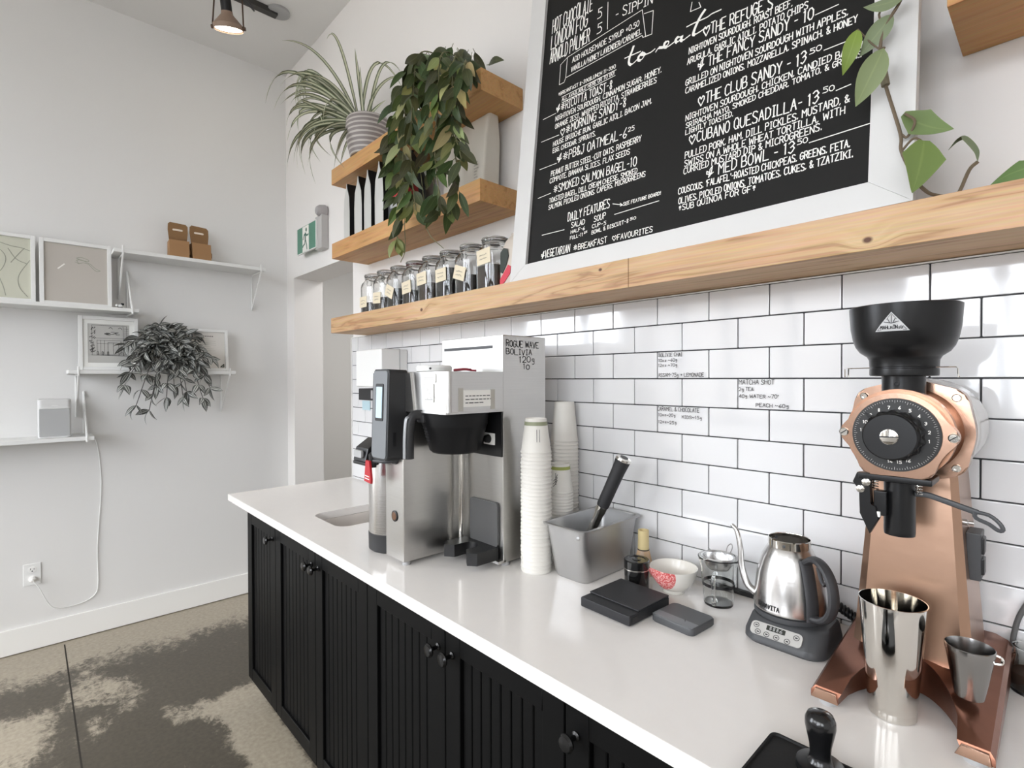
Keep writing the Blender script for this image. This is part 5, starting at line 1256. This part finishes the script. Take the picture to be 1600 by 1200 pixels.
# hanging vine plant
hv = thing('hanging_vine_plant', 'dark green vine plant trailing from the top shelf over both short shelves', 'hanging plant', (-.52,-.105,2.487))
bm = BM(); lathe(bm, [(.055,0),(.06,.004),(.072,.10),(.074,.105),(.068,.105),(.066,.09),(.001,.088)], None, 32); obj('pot', bm, mat('dark_pot', rgb(54,46,42), .6), hv, local=True)
VINES = [[(-.642,-.235,2.625),(-.714,-.235,2.509),(-.750,-.235,2.342),(-.733,-.235,2.105)],
[(-.596,-.235,2.647),(-.643,-.235,2.482),(-.664,-.235,2.264),(-.647,-.235,2.084),(-.675,-.235,2.053)],
[(-.531,-.235,2.629),(-.575,-.235,2.480),(-.590,-.235,2.315),(-.578,-.235,2.165),(-.557,-.235,2.063)],
[(-.468,-.235,2.601),(-.503,-.235,2.428),(-.487,-.235,2.258),(-.460,-.235,2.110)],
[(-.390,-.235,2.561),(-.410,-.235,2.393),(-.431,-.235,2.240),(-.394,-.235,2.024)],
[(-.334,-.235,2.529),(-.346,-.235,2.391),(-.336,-.235,2.232),(-.311,-.235,2.093),(-.363,-.235,2.028)],
[(-.263,-.235,2.476),(-.310,-.235,2.398),(-.325,-.235,2.294),(-.283,-.235,2.171)],
[(-.680,-.235,2.596),(-.744,-.235,2.450),(-.772,-.235,2.425),(-.755,-.235,2.325),(-.702,-.235,2.199)]]
random.seed(17)
lb = newleafbm(); sb_ = BM()
def vtint():
    r_ = random.random()
    if r_ < .66: c = (random.uniform(34,58), random.uniform(44,68), random.uniform(24,36))
    elif r_ < .88: c = (random.uniform(78,104), random.uniform(92,116), random.uniform(50,64))
    else: c = (random.uniform(150,176), random.uniform(152,170), random.uniform(96,118))
    return tuple(lin(x) for x in c)
VIEW = Vector((-.73,.68,0)); SIDE = Vector((.68,.73,0))
def hang_leaf(p, L, W, sgn, down=.8, tint=None):
    d = (SIDE*sgn*random.uniform(.12,.55)+Vector((0,0,-1))*random.uniform(.5,1)*down*1.3-VIEW*random.uniform(.0,.5)).normalized()
    s = d.cross(VIEW+Vector((random.uniform(-.6,.6),random.uniform(-.6,.6),random.uniform(-.3,.3)))).normalized()
    q = p+d*.014; leaf(lb, q, q+d*L, W, s, random.uniform(.03,.16)*random.choice((-1,1)), tint or vtint(), fold=random.uniform(.1,.4), n=7)
    tube(sb_, [p, q], .0012, 4, 1)
for V in VINES:
    base_ = Vector((-.52+random.uniform(-.05,.05), -.11+random.uniform(-.03,.03), 2.56)); off = Vector((0, random.uniform(-.03,.012), 0))
    P = smoothpath([base_, base_.lerp(Vector(V[0]),.5)+Vector((0,0,.05))]+[Vector(v)+off for v in V], 7)
    tube(sb_, P, .0022, 6, 1)
    acc = 0
    for i in range(1, len(P)):
        acc += (P[i]-P[i-1]).length
        if acc > .025:
            acc = 0
            for sg in (-1, 1):
                if random.random() < (.93 if P[i].z > 2.25 else .72): hang_leaf(P[i], random.uniform(.07,.118), random.uniform(.025,.037), sg)
for k in range(100):   # crown of the plant
    a = random.uniform(0, 2*math.pi); r_ = random.uniform(.02,.2)
    p = Vector((-.49+r_*1.1*math.cos(a), -.15+.09*math.sin(a)*random.random(), 2.56+random.uniform(.0,.11)*(1-abs(math.cos(a))*r_*2.5)))
    if p.y > -.04: p.y = -.04
    if p.x > -.33: p.z -= .05
    hang_leaf(p, random.uniform(.06,.1), random.uniform(.03,.046), random.choice((-1,1)), random.uniform(.2,1))
def tendril(pts, lv_):
    P = smoothpath(pts, 8); tube(sb_, P, .0016, 5, 1)
    for f_ in lv_:
        p = P[int(f_*(len(P)-1))]; hang_leaf(p, random.uniform(.075,.09), .034, random.choice((-1,1)), 1.3, tuple(lin(x) for x in (128,134,78)))
tendril([(-.577,-.235,2.262),(-.548,-.235,2.109),(-.544,-.235,2.036),(-.506,-.235,1.961),(-.422,-.235,1.898)], ())
tendril([(-.674,-.235,2.141),(-.684,-.235,2.055),(-.681,-.235,1.941),(-.715,-.235,1.896)], ())
tendril([(-.647,-.235,2.084),(-.675,-.235,2.053),(-.745,-.235,2.018),(-.735,-.235,2.0)], (.8,.86,.93,.99))
obj('foliage', lb, VL, hv); obj('stems', sb_, STEMM, hv)
# heart-leaved vine in front of the right edge of the menu
vn = thing('trailing_vine', 'heart-leaved vine hanging in front of the right edge of the menu board', 'vine', (.91,-.19,1.744))
bm = BM()
tube(bm, [(.930,-.190,2.22),(.910,-.190,2.133),(.906,-.190,2.101),(.883,-.190,2.065),(.876,-.190,2.027),(.881,-.190,1.993),(.885,-.190,1.957),(.908,-.198,1.862),(.911,-.205,1.827),(.930,-.205,1.774),(.943,-.195,1.752),(.956,-.180,1.744),(.985,-.15,1.7405)], .0028, 8, 6)
tube(bm, [(.909,-.198,1.860),(.918,-.198,1.852),(.929,-.199,1.875),(.915,-.2,1.893)], .0022, 6, 5); tube(bm, [(.883,-.190,2.065),(.874,-.190,2.092),(.885,-.19,2.105)], .002, 6, 4)
tube(bm, [(.975,-.15,1.740),(.984,-.150,1.752),(.996,-.150,1.784),(1.007,-.150,1.795)], .003, 6, 5)
tube(bm, [(.876,-.19,2.027),(.862,-.195,2.045),(.843,-.2,2.076)], .0014, 6, 4); tube(bm, [(.911,-.205,1.827),(.93,-.215,1.84),(.945,-.222,1.825)], .002, 6, 4); tube(bm, [(.876,-.19,2.03),(.885,-.205,2.02),(.887,-.218,2.012)], .002, 6, 4)
obj('stem', bm, STEMB, vn)
bm = BM(); tube(bm, [(.877,-.192,2.003),(.881,-.192,1.984),(.885,-.192,1.958)], .0068, 10, 3); obj('stem_node', bm, mat('brown_node', rgb(120,112,92), .7), vn)
def vl(base_, tip, w_, tint, heart, droop, sd=None, fold=.15):
    bm = newleafbm(); leaf(bm, base_, tip, w_, sd or SIDE, droop, tuple(lin(x) for x in tint), heart, fold, 12); obj('leaf', bm, VL, vn)
vl((.843,-.200,2.076),(.819,-.200,2.001),.029,(128,152,62),False,.10,Vector((.8,.3,.2)))
vl((.895,-.190,2.082),(.844,-.190,2.029),.034,(120,134,100),False,.06,Vector((.5,.3,-.6)))
vl((.887,-.220,2.012),(.845,-.220,1.925),.044,(134,148,104),False,.05,Vector((.7,.4,-.3)))
vl((.912,-.200,1.893),(.981,-.200,1.843),.056,(112,132,84),True,-.14,Vector((.3,.3,.8)))
vl((.945,-.225,1.828),(.930,-.228,1.743),.080,(120,144,78),True,.05)
vl((1.085,-.150,1.766),(1.020,-.150,1.748),.042,(96,124,74),True,-.16,Vector((.2,.3,.8)))
vl((.915,-.200,2.100),(.852,-.200,2.112),.030,(124,136,106),False,.08,Vector((.2,.3,.8)))
bm = newleafbm(); P = smoothpath([(1.007,-.150,1.795),(1.009,-.150,1.812),(1.002,-.150,1.830),(.990,-.150,1.845),(.979,-.150,1.842),(.968,-.150,1.827)], 4)
blade(bm, P, [max(.0006,.012*math.sin(math.pi*(i/(len(P)-1))**.8)) for i in range(len(P))], Vector((.3,1,.1)), .5, tuple(lin(x) for x in (122,134,108))); obj('leaf', bm, VL, vn)
# striped trailing plant on the side wall
tp_ = thing('striped_trailing_plant', 'silver-striped trailing plant on the lower right white wall shelf', 'potted plant', (-2.50,-.735,1.482))
bm = BM(); lathe(bm, [(.055,0),(.06,.004),(.07,.11),(.066,.11),(.064,.095),(.001,.093)], None, 28); obj('pot', bm, mat('grey_pot', rgb(96,94,92), .7), tp_, local=True)
lb = newleafbm(); sb_ = BM(); random.seed(33)
def sleaf(p, d, L, W):
    s = d.cross(Vector((random.uniform(-.6,1.2),random.uniform(-.9,.4),random.uniform(-.2,1)))).normalized(); g_ = random.uniform(.7,1.15)
    leaf(lb, p, p+d*L, W, s, random.uniform(-.26,-.04), (g_,g_,g_*.98), fold=.25, n=7)
C0 = Vector((-2.50,-.735,1.585))
tips = []
for k in range(38):
    a = random.uniform(0, 2*math.pi); el = random.uniform(-.5,1.25); r_ = random.uniform(.08,.23)
    d = Vector((.4*math.cos(a)*math.cos(el)+.12, .95*math.sin(a)*math.cos(el)**1.2, .80*math.sin(el))); t_ = C0+d*r_
    if t_.z < 1.60: t_.x = max(t_.x, -2.39)
    t_.x = max(t_.x, -2.58); tips.append(t_)
tips += [Vector(q) for q in ((-2.36,-.95,1.40),(-2.36,-.90,1.29),(-2.37,-.84,1.26),(-2.36,-.76,1.33),(-2.36,-.68,1.33),(-2.36,-.58,1.32),(-2.37,-.54,1.38),(-2.37,-.66,1.36),(-2.37,-.93,1.47),(-2.38,-.80,1.40),(-2.38,-.56,1.46),(-2.38,-.72,1.40))]
for t_ in tips:
    low = t_.z < 1.45
    mid_ = C0.lerp(t_, .55)+Vector((.05,0,.06 if not low else .10)); P = smoothpath([C0+Vector((random.uniform(-.03,.03),random.uniform(-.03,.03),-.02)), mid_, t_], 6); tube(sb_, P, .0022, 5, 1)
    for i in range(4, len(P), 2):
        d0 = (P[i]-P[i-1]).normalized()
        for sg in (-1, 1):
            d = (d0*.5+Vector((random.uniform(-.1,.7),sg*random.uniform(.2,.9),random.uniform(-.95,.35)))).normalized(); p = P[i]
            if (p+d*.08).x < -2.6: continue
            sleaf(p, d, random.uniform(.055,.08), random.uniform(.026,.036))
    d = ((P[-1]-P[-2]).normalized()+Vector((0,0,-.3))).normalized(); sleaf(P[-1], d, .085, .030)
obj('foliage', lb, STL, tp_); obj('stems', sb_, mat('dark_stem', rgb(84,80,78), .6), tp_)
# ============================================================= SIDE WALL SHELVES
def wshelf(y0, y1, z1, label, brs, below=True, dep=.2, th_=.02):
    s = thing('wall_shelf', label, 'shelf', (XL, (y0+y1)/2, z1-th_), group='white bracket shelves on the side wall')
    bm = BM(); box(bm, XL+.001, XL+dep, y0, y1, z1-th_, z1, .0012, seg=1); obj('board', bm, WHITE, s)
    for y in brs:
        bm = BM(); k = -1 if below else 1; r_ = .0048; zb_ = z1-th_-r_ if below else z1-th_-r_
        za = zb_ if below else z1+r_
        tube(bm, [(XL+.006,y,z1-th_-.008),(XL+.006,y,(z1-th_-.235) if below else z1+.235)], r_, 6, 1)
        tube(bm, [(XL+.006,y,(z1-th_-.235) if below else z1+.235),(XL+dep+.005,y,z1-th_-.006)], r_, 6, 1)
        tube(bm, [(XL+.006,y,z1-th_-.006),(XL+dep+.005,y,z1-th_-.006),(XL+dep+.005,y,z1+.018)], r_, 6, 1)
        obj('bracket', bm, WHITE, s)
wshelf(-.985, -.205, 2.146, 'white bracket shelf holding two brown cartons, highest on the side wall', (-.945,-.232))
wshelf(-2.05, -.875, 1.822, 'white bracket shelf holding the two large framed drawings', (-1.75,-.905), False)
wshelf(-1.178, -.385, 1.480, 'white bracket shelf holding the striped plant between two frames', (-1.138,-.42))
wshelf(-2.0, -1.075, 1.128, 'white bracket shelf holding the grey speaker, lowest on the side wall', (-1.7,-1.106), False)
def frame(x, y0, y1, z0, z1, label, fw_, matw, art, depth=.02, lean=4, name='picture_frame'):
    yc = (y0+y1)/2; W_, H_ = y1-y0, z1-z0
    f = thing(name, label, 'picture frame', (x, yc, z0), 0); FM = T(x, yc, z0) @ RY(-lean)
    # local: x towards the room, y across, z up
    bm = BM()
    for q in ((-W_/2,-W_/2+fw_,0,H_),(W_/2-fw_,W_/2,0,H_),(-W_/2+fw_,W_/2-fw_,0,fw_),(-W_/2+fw_,W_/2-fw_,H_-fw_,H_)): box(bm, 0, depth, q[0], q[1], q[2], q[3], .001, FM, seg=1)
    obj('frame', bm, WHITE, f)
    bm = BM(); i_ = fw_+matw
    box(bm, .004, .009, -W_/2+i_, W_/2-i_, i_, H_-i_, M=FM); a = obj('picture', bm, art, f)
    if matw:
        bm = BM()
        for q in ((-W_/2+fw_,-W_/2+i_,fw_,H_-fw_),(W_/2-i_,W_/2-fw_,fw_,H_-fw_),(-W_/2+i_,W_/2-i_,fw_,i_),(-W_/2+i_,W_/2-i_,H_-i_,H_-fw_)): box(bm, .006, .0115, q[0], q[1], q[2], q[3], M=FM)
        obj('mount', bm, mat('mount_card', rgb(236,236,232), .8), f)
    return f, a, FM, W_, H_, i_
PENC = mat('soft_pencil', rgb(156,158,144), .8)
def draw(parent, FM, strokes, wd, m, smooth_=True, x=.0095, name='drawing_print'):
    bm = BM(); NX_ = FM.to_3x3() @ Vector((1,0,0))
    for st in strokes:
        P = [Vector((x, y, z)) for y, z in st]
        if smooth_ and len(P) > 2: P = smoothpath(P, 5)
        stroke(bm, [FM @ p for p in P], wd, NX_)
    obj(name, bm, m, parent, flat=True)
XF = XL+.095
f, a, FM, W_, H_, i_ = frame(XF, -1.62, -1.298, 1.8225, 2.172, 'large white frame with a green-yellow line drawing, cut by the photo edge', .018, 0, mat('green_yellow_print', rgb(202,202,186), .5, var=.05, vscale=6))
draw(a, FM, [[(-.12,.28),(-.02,.29),(.04,.25),(.05,.2),(.02,.14),(-.05,.12)],[(-.1,.22),(-.02,.22),(.0,.18),(-.05,.16)],[(.02,.3),(.07,.285),(.11,.28),(.14,.27)],[(.06,.27),(.09,.22),(.13,.2)],[(.07,.2),(.1,.25),(.12,.28)],[(.14,.22),(.10,.14),(.1,.08),(.13,.03)],[(.02,.14),(.04,.08),(.05,.03)],[(-.1,.1),(-.02,.08),(.0,.03)]], .0035, PENC)
f, a, FM, W_, H_, i_ = frame(XF, -1.284, -.986, 1.8225, 2.170, 'large white frame with a small pencil sketch on grey, right of the green drawing', .018, 0, mat('warm_grey_print', rgb(190,184,176), .5, var=.03, vscale=5))
draw(a, FM, [[(.0,.262),(.02,.268),(.05,.258),(.048,.25),(.02,.254),(.0,.262)],[(0,.25),(.02,.255),(.045,.243),(.06,.235),(.08,.215),(.1,.205)],[(0,.25),(.01,.235),(.03,.24),(.05,.235),(.07,.212),(.085,.2),(.1,.205)],[(-.005,.24),(.01,.232)],[(.005,.256),(.03,.25),(.045,.25)]], .003, PENC)
draw(a, FM, [[(-.075,.195),(-.05,.222)]], .006, PAPER, name='painted_glint')  # white stroke painted on as the lamp's reflection in the picture glass
f, a, FM, W_, H_, i_ = frame(XL+.10, -1.132, -.868, 1.4805, 1.776, 'white frame with an ink drawing of a shop front, left of the striped plant', .018, .022, mat('sketch_paper', rgb(190,189,185), .6))
q = lambda y, z: (-.132+.264*y, .295*z)
sk = []
def R_(y0, z0, y1, z1): return [q(y0,z0),q(y1,z0),q(y1,z1),q(y0,z1),q(y0,z0)]
sk += [R_(.22,.28,.80,.84), R_(.30,.30,.78,.56), [q(.2,.28),q(.84,.27)], [q(.22,.60),q(.78,.60)], R_(.48,.30,.66,.52), [q(.57,.30),q(.57,.52)], [q(.36,.3),q(.36,.56)], [q(.42,.3),q(.42,.56)], [q(.70,.3),q(.70,.56)], [q(.74,.28),q(.74,.84)], [q(.3,.50),q(.78,.50)]]
for k in range(14): sk.append([q(.75,.30+k*.038),q(.83,.30+k*.038)])
draw(a, FM, sk, .0014, mat('thin_ink', rgb(60,60,60), .8), False, .0098)
random.seed(4); tr = []
for k in range(26): y, z = random.uniform(.19,.26), random.uniform(.30,.80); tr.append([q(y,z),q(y+random.uniform(-.03,.03),z+random.uniform(-.03,.03)),q(y+.02,z+.02)])
for k in range(14): y, z = random.uniform(.42,.62), random.uniform(.665,.72); tr.append([q(y,z),q(y+.06,z+random.uniform(-.01,.02))])
for y in (.5,.66): tr.append([q(y,.79),q(y+.03,.81),q(y+.06,.78)])
for y in (.3,.38,.47): tr.append([q(y,.28),q(y,.34),q(y+.02,.34),q(y+.02,.28)])
tr.append([q(.66,.28),q(.69,.33),q(.73,.33),q(.75,.28)])
draw(a, FM, tr, .0026, mat('grey_wash_ink', rgb(84,84,82), .8), True, .0097, 'ink_wash_print')
f, a, FM, W_, H_, i_ = frame(XL+.10, -.628, -.405, 1.4805, 1.738, 'white frame with a typed certificate, right of the striped plant', .016, 0, mat('certificate_paper', rgb(226,222,216), .6))
ct = [[(-.034+k*.0118,.216),(-.034+k*.0118+.004,.216)] for k in range(6)]
draw(a, FM, ct, .005, INK, False, name='heading_print')
draw(a, FM, [[(-.05,.198-.012*k),(-.05+.1*random.uniform(.5,1),.198-.012*k)] for k in range(7)], .0011, PENC, False, name='body_print')
draw(a, FM, [[(.07,.026),(.088,.026),(.088,.042),(.07,.026)]], .005, mat('corner_green', rgb(70,78,66), .8), False, name='corner_mark')
# brown carry cartons
def carton(y, label, rz):
    t = thing('carry_carton', label, 'carton', (XL+.105, y, 2.1465), rz, 'brown cartons on the highest wall shelf')
    bm = BM(); box(bm, -.055,.055,-.05,.05,0,.105,.001, seg=1); bmesh.ops.translate(bm, vec=(0,0,0), verts=bm.verts)
    for v in bm.verts:
        if v.co.z > .05: v.co.x *= .78
    obj('body', bm, KRAFT, t, local=True)
    bm = BM(); prism(bm, [(-.046,0)]+[(-.052,.07),(-.050,.105),(-.040,.116),(.040,.112),(.050,.10),(.050,.06),(.044,0)], -.0012, .0012, T(0,0,.104) @ RZ(90) @ RX(-7))
    fl = obj('handle_flap', bm, KRAFTD, t, local=True)
    bm = BM(); prism(bm, rrect(.052,.011,.005), -.0022, .0022, T(0,0,.104) @ RZ(90) @ RX(-7) @ T(-.002,0,.072)); obj('hand_slot', bm, mat('pale_slot', rgb(226,212,196), .8), fl, local=True)
    bm = BM(); prism(bm, [(.05,.03),(.062,.03),(.062,.055),(.05,.075)], -.02, .02, RZ(90)); obj('side_tab', bm, KRAFTD, t, local=True)
    return t
carton(-.668, 'left of two brown kraft carry cartons on the highest wall shelf', -3); carton(-.556, 'right of two brown kraft carry cartons on the highest wall shelf', 2)
# small figure at the end of the upper left shelf
fg = thing('shelf_trinket', 'tiny black and white trinket beside the right-hand large frame', 'trinket', (XL+.12,-.952,1.8222))
bm = BM(); box(bm, -.009,.009,-.012,.012,0,.012,.003); box(bm, -.006,.006,.004,.018,.022,.034,.003); obj('dark_bits', bm, INK, fg, local=True)
bm = BM(); box(bm, -.008,.008,-.008,.010,.010,.026,.004); lathe(bm, [(.001,0),(.007,.005),(.007,.011),(.001,.016)], T(0,-.014,.012), 12); obj('white_bits', bm, WHITE, fg, local=True)
# speaker
sk2 = thing('speaker', 'small grey box speaker on the lowest white wall shelf', 'speaker', (XL+.12,-1.232,1.1285))
bm = BM()
skin(bm, [ring(bm, [(x, y, z) for x, y in rrect(w_,d_,.018)]) for w_, d_, z in ((.085,.126,0),(.09,.131,.004),(.09,.131,.196),(.08,.122,.201))], True, True, True); obj('cabinet', bm, mat('speaker_grey', rgb(216,216,215), .5), sk2, local=True)
bm = BM(); box(bm, .043,.0475,-.060,.060,.008,.150,.003); obj('grille', bm, mat('speaker_grille', rgb(178,179,179), .7, bump=.3, bscale=900), sk2, local=True)
bm = BM(); box(bm, .043,.0470,-.060,.060,.1535,.1575,.001,seg=1); obj('light_strip', bm, WHITE, sk2, local=True)
bm = BM(); prism(bm, [(-.014,.165),(.014,.165),(.010,.169),(-.010,.169)], .0445, .0458, RZ(-90)); obj('badge', bm, WHITE, sk2, local=True)
# outlet, plug, cord
ol = thing('wall_outlet', 'white double wall outlet low on the side wall with one plug in it', 'outlet', (XL,-1.324,.40))
bm = BM(); box(bm, XL, XL+.006, -1.359, -1.289, .343, .457, .003); obj('cover_plate', bm, WHITE, ol)
for z in (.425,.377):
    bm = BM(); lathe(bm, [(.017,0),(.017,.0075),(.015,.008),(.0005,.008)], T(XL,-1.324,z) @ RY(90), 24); so = obj('socket', bm, TRIMW, ol)
    bm = BM(); box(bm, XL+.0078, XL+.0086, -1.332, -1.330, z, z+.009); box(bm, XL+.0078, XL+.0086, -1.318, -1.316, z, z+.008); lathe(bm, [(.003,0),(.003,.0086),(.0004,.0086)], T(XL,-1.324,z-.007) @ RY(90), 10); obj('slots', bm, INK, so)
cd = thing('white_cable', 'thin white speaker cord hanging down the side wall to the outlet', 'cord', (XL,-1.06,1.09))
bm = BM(); tube(bm, [(XL+.05,-1.17,1.135),(XL+.02,-1.10,1.132),(XL+.008,-1.062,1.10),(XL+.006,-1.043,1.006),(XL+.005,-1.034,.824),(XL+.005,-1.047,.608),(XL+.005,-1.054,.464),(XL+.005,-1.052,.282),(XL+.006,-1.067,.221),(XL+.008,-1.117,.193),(XL+.012,-1.19,.188),(XL+.018,-1.235,.20),(XL+.026,-1.263,.236),(XL+.035,-1.30,.333),(XL+.036,-1.322,.372)], .0026, 8, 8); obj('wire', bm, WHITE, cd)
bm = BM(); lathe(bm, [(.013,.009),(.014,.022),(.009,.034),(.004,.038)], T(XL,-1.324,.377) @ RY(90), 16); obj('plug', bm, TRIMW, cd)
# ============================================================= EXIT SIGN
ex = thing('exit_sign', 'green and white running figure exit sign on the wall above the doorway', 'exit sign', (-2.13,-.03,2.31))
bm = BM(); box(bm, -2.02, -1.925, -.045, -.001, 2.215, 2.415, .004); obj('housing', bm, mat('sign_housing', rgb(186,184,182), .5), ex)
bm = BM(); box(bm, -2.285, -1.985, -.052, -.044, 2.228, 2.392, .001, seg=1); pl = obj('sign_panel', bm, mat('sign_green', rgb(76,128,108), .4, emit=rgb(76,128,108), estr=.06), ex)
bm = BM(); box(bm, -1.992, -1.984, -.0535, -.043, 2.226, 2.394); box(bm, -2.285, -1.985, -.0535, -.043, 2.2255, 2.2305); obj('edge_strip', bm, WHITE, pl)
bm = BM(); box(bm, -2.196, -2.098, -.0532, -.0515, 2.232, 2.388); pnl2 = obj('white_door_panel', bm, PAPER, pl)
bm = BM(); GRN = mat('figure_green', rgb(52,96,80), .5); yy = -.0536
def fp(u, v): return Vector((-2.196+.098*u, yy, 2.232+.156*v))
for st in ([(.52,.70),(.46,.48),(.54,.40),(.66,.24),(.74,.06)],[(.46,.48),(.36,.30),(.10,.24),(.06,.20)],[(.5,.68),(.28,.66),(.14,.50)],[(.54,.68),(.72,.60),(.95,.62)]): stroke(bm, [fp(*x) for x in st], .0105, Vector((0,-1,0)))
c_ = fp(.62,.84); vs = [bm.verts.new(c_+Vector((.011*math.cos(R(a)),0,.013*math.sin(R(a))))) for a in range(0,360,24)]; bm.faces.new(vs)
stroke(bm, [fp(.5,.7),fp(.47,.5)], .017, Vector((0,-1,0)))
obj('running_figure', bm, GRN, pnl2, flat=True)
bm = BM(); lathe(bm, [(.036,0),(.040,.01),(.034,.042),(.022,.058),(.001,.062)], T(-1.955,-.005,2.44) @ RX(90), 28); obj('lamp_head', bm, mat('lamp_grey', rgb(168,164,164), .45), ex)
# ============================================================= TRACK LIGHT
tk = thing('track_light', 'dark ceiling track with a round wire-framed spotlight, switched on', 'spotlight', (-2.0,-.6,CEIL))
bm = BM(); box(bm, -2.022, -1.978, -3.2, -.268, CEIL-.03, CEIL, .002); obj('track_rail', bm, mat('dark_bronze', rgb(58,56,54), .45), tk)
bm = BM(); lathe(bm, [(.06,0),(.06,-.012),(.05,-.018),(.001,-.018)], T(-1.985,-.262,CEIL), 28); obj('end_plate', bm, GREYP, tk)
LMx = T(-2.0,-.52,3.335) @ RZ(-35) @ RX(0) @ RY(18)
bm = BM(); lathe(bm, [(.072,-.012),(.074,-.004),(.074,.012),(.066,.02),(.03,.06),(.028,.075),(.001,.075)], LMx, 40, False, True); hd_ = obj('lamp_head', bm, mat('bronze_shade', rgb(150,128,112), .4), tk)
bm = BM(); lathe(bm, [(.0005,-.004),(.068,-.004)], LMx, 36, False, False); obj('lit_lens', bm, mat('warm_lens', rgb(255,246,226), .3, emit=(1,.9,.72,1), estr=9), hd_)
bm = BM(); lathe(bm, [(.027,.07),(.027,.16),(.001,.163)], LMx, 24); obj('socket', bm, BLACKM, tk)
bm = BM()
for s in (-1,1): tube(bm, [LMx @ Vector((0,s*.078,0)), LMx @ Vector((0,s*.078,.02)), Vector((-2.0,-.52,CEIL-.03))+ (LMx.to_3x3() @ Vector((0,s*.07,0)))], .004, 8, 1); lathe(bm, [(.010,-.008),(.010,.008)], LMx @ T(0,s*.079,0) @ RX(90), 12)
obj('yoke', bm, mat('bronze_yoke', rgb(92,72,58), .4, .5), tk)
bm = BM(); tube(bm, [LMx @ Vector((0,0,.16)), LMx @ Vector((.02,.03,.2)), LMx @ Vector((0,.10,.15)), LMx @ Vector((0,.14,.09)), LMx @ Vector((0,.12,.11)), LMx @ Vector((0,.02,.19)), Vector((-2.0,-.5,CEIL-.02))], .004, 8, 6); obj('cable', bm, BLACK, tk)
# ============================================================= DISPENSERS BY THE DOORWAY
pd = thing('towel_dispenser', 'white wall-mounted paper towel dispenser at the left end of the tiles', 'dispenser', (-1.157,-.075,1.39))
bm = BM(); box(bm, -1.285, -1.03, -.148, -.010, 1.392, 1.568, .006); obj('cover', bm, mat('dispenser_white', rgb(232,232,230), .4), pd)
bm = BM(); box(bm, -1.287, -1.028, -.055, -.052, 1.390, 1.570); obj('seam', bm, GREYP, pd)
bm = BM(); lathe(bm, [(.006,0),(.006,.003),(.0005,.003)], T(-1.08,-.148,1.405) @ RX(90), 14); obj('lock', bm, DARKG, pd)
sd_ = thing('soap_dispenser', 'small black box dispenser below the white towel dispenser', 'dispenser', (-1.26,-.06,1.32))
bm = BM(); box(bm, -1.355, -1.17, -.10, -.010, 1.322, 1.381, .004); obj('box_body', bm, CHARC, sd_)
bm = BM(); box(bm, -1.222, -1.204, -.1012, -.0995, 1.332, 1.373); obj('white_label', bm, GREYP, sd_)
bm = BM(); box(bm, -1.486, -1.40, -.0125, -.0105, 1.262, 1.312); tag(obj('blue_sticker', bm, mat('pale_blue_paper', rgb(176,200,208), .7)), 'small pale blue sticker on the tiles below the black dispenser', 'sticker')
bm = BM(); tube(bm, [(-1.615,.07,1.30),(-1.64,.07,1.30),(-1.67,.07,1.27),(-1.68,.07,1.20),(-1.665,.07,1.15),(-1.66,.07,1.11)], .009, 10, 6); lathe(bm, [(.012,1.10),(.013,1.12),(.010,1.13)], T(-1.66,.07,0), 14); tag(obj('black_handle', bm, BLACK), 'curved black handle just inside the doorway edge', 'handle')
# unseen fill light, added to brighten the passage behind the doorway
pl_ = bpy.data.lights.new('passage_fill_light', 'AREA'); pl_.size = .6; pl_.energy = 15; pl_.color = (1,.98,.965)
po = bpy.data.objects.new('passage_fill_light', pl_); COL.objects.link(po); po.location = (-2.1,.95,2.58)
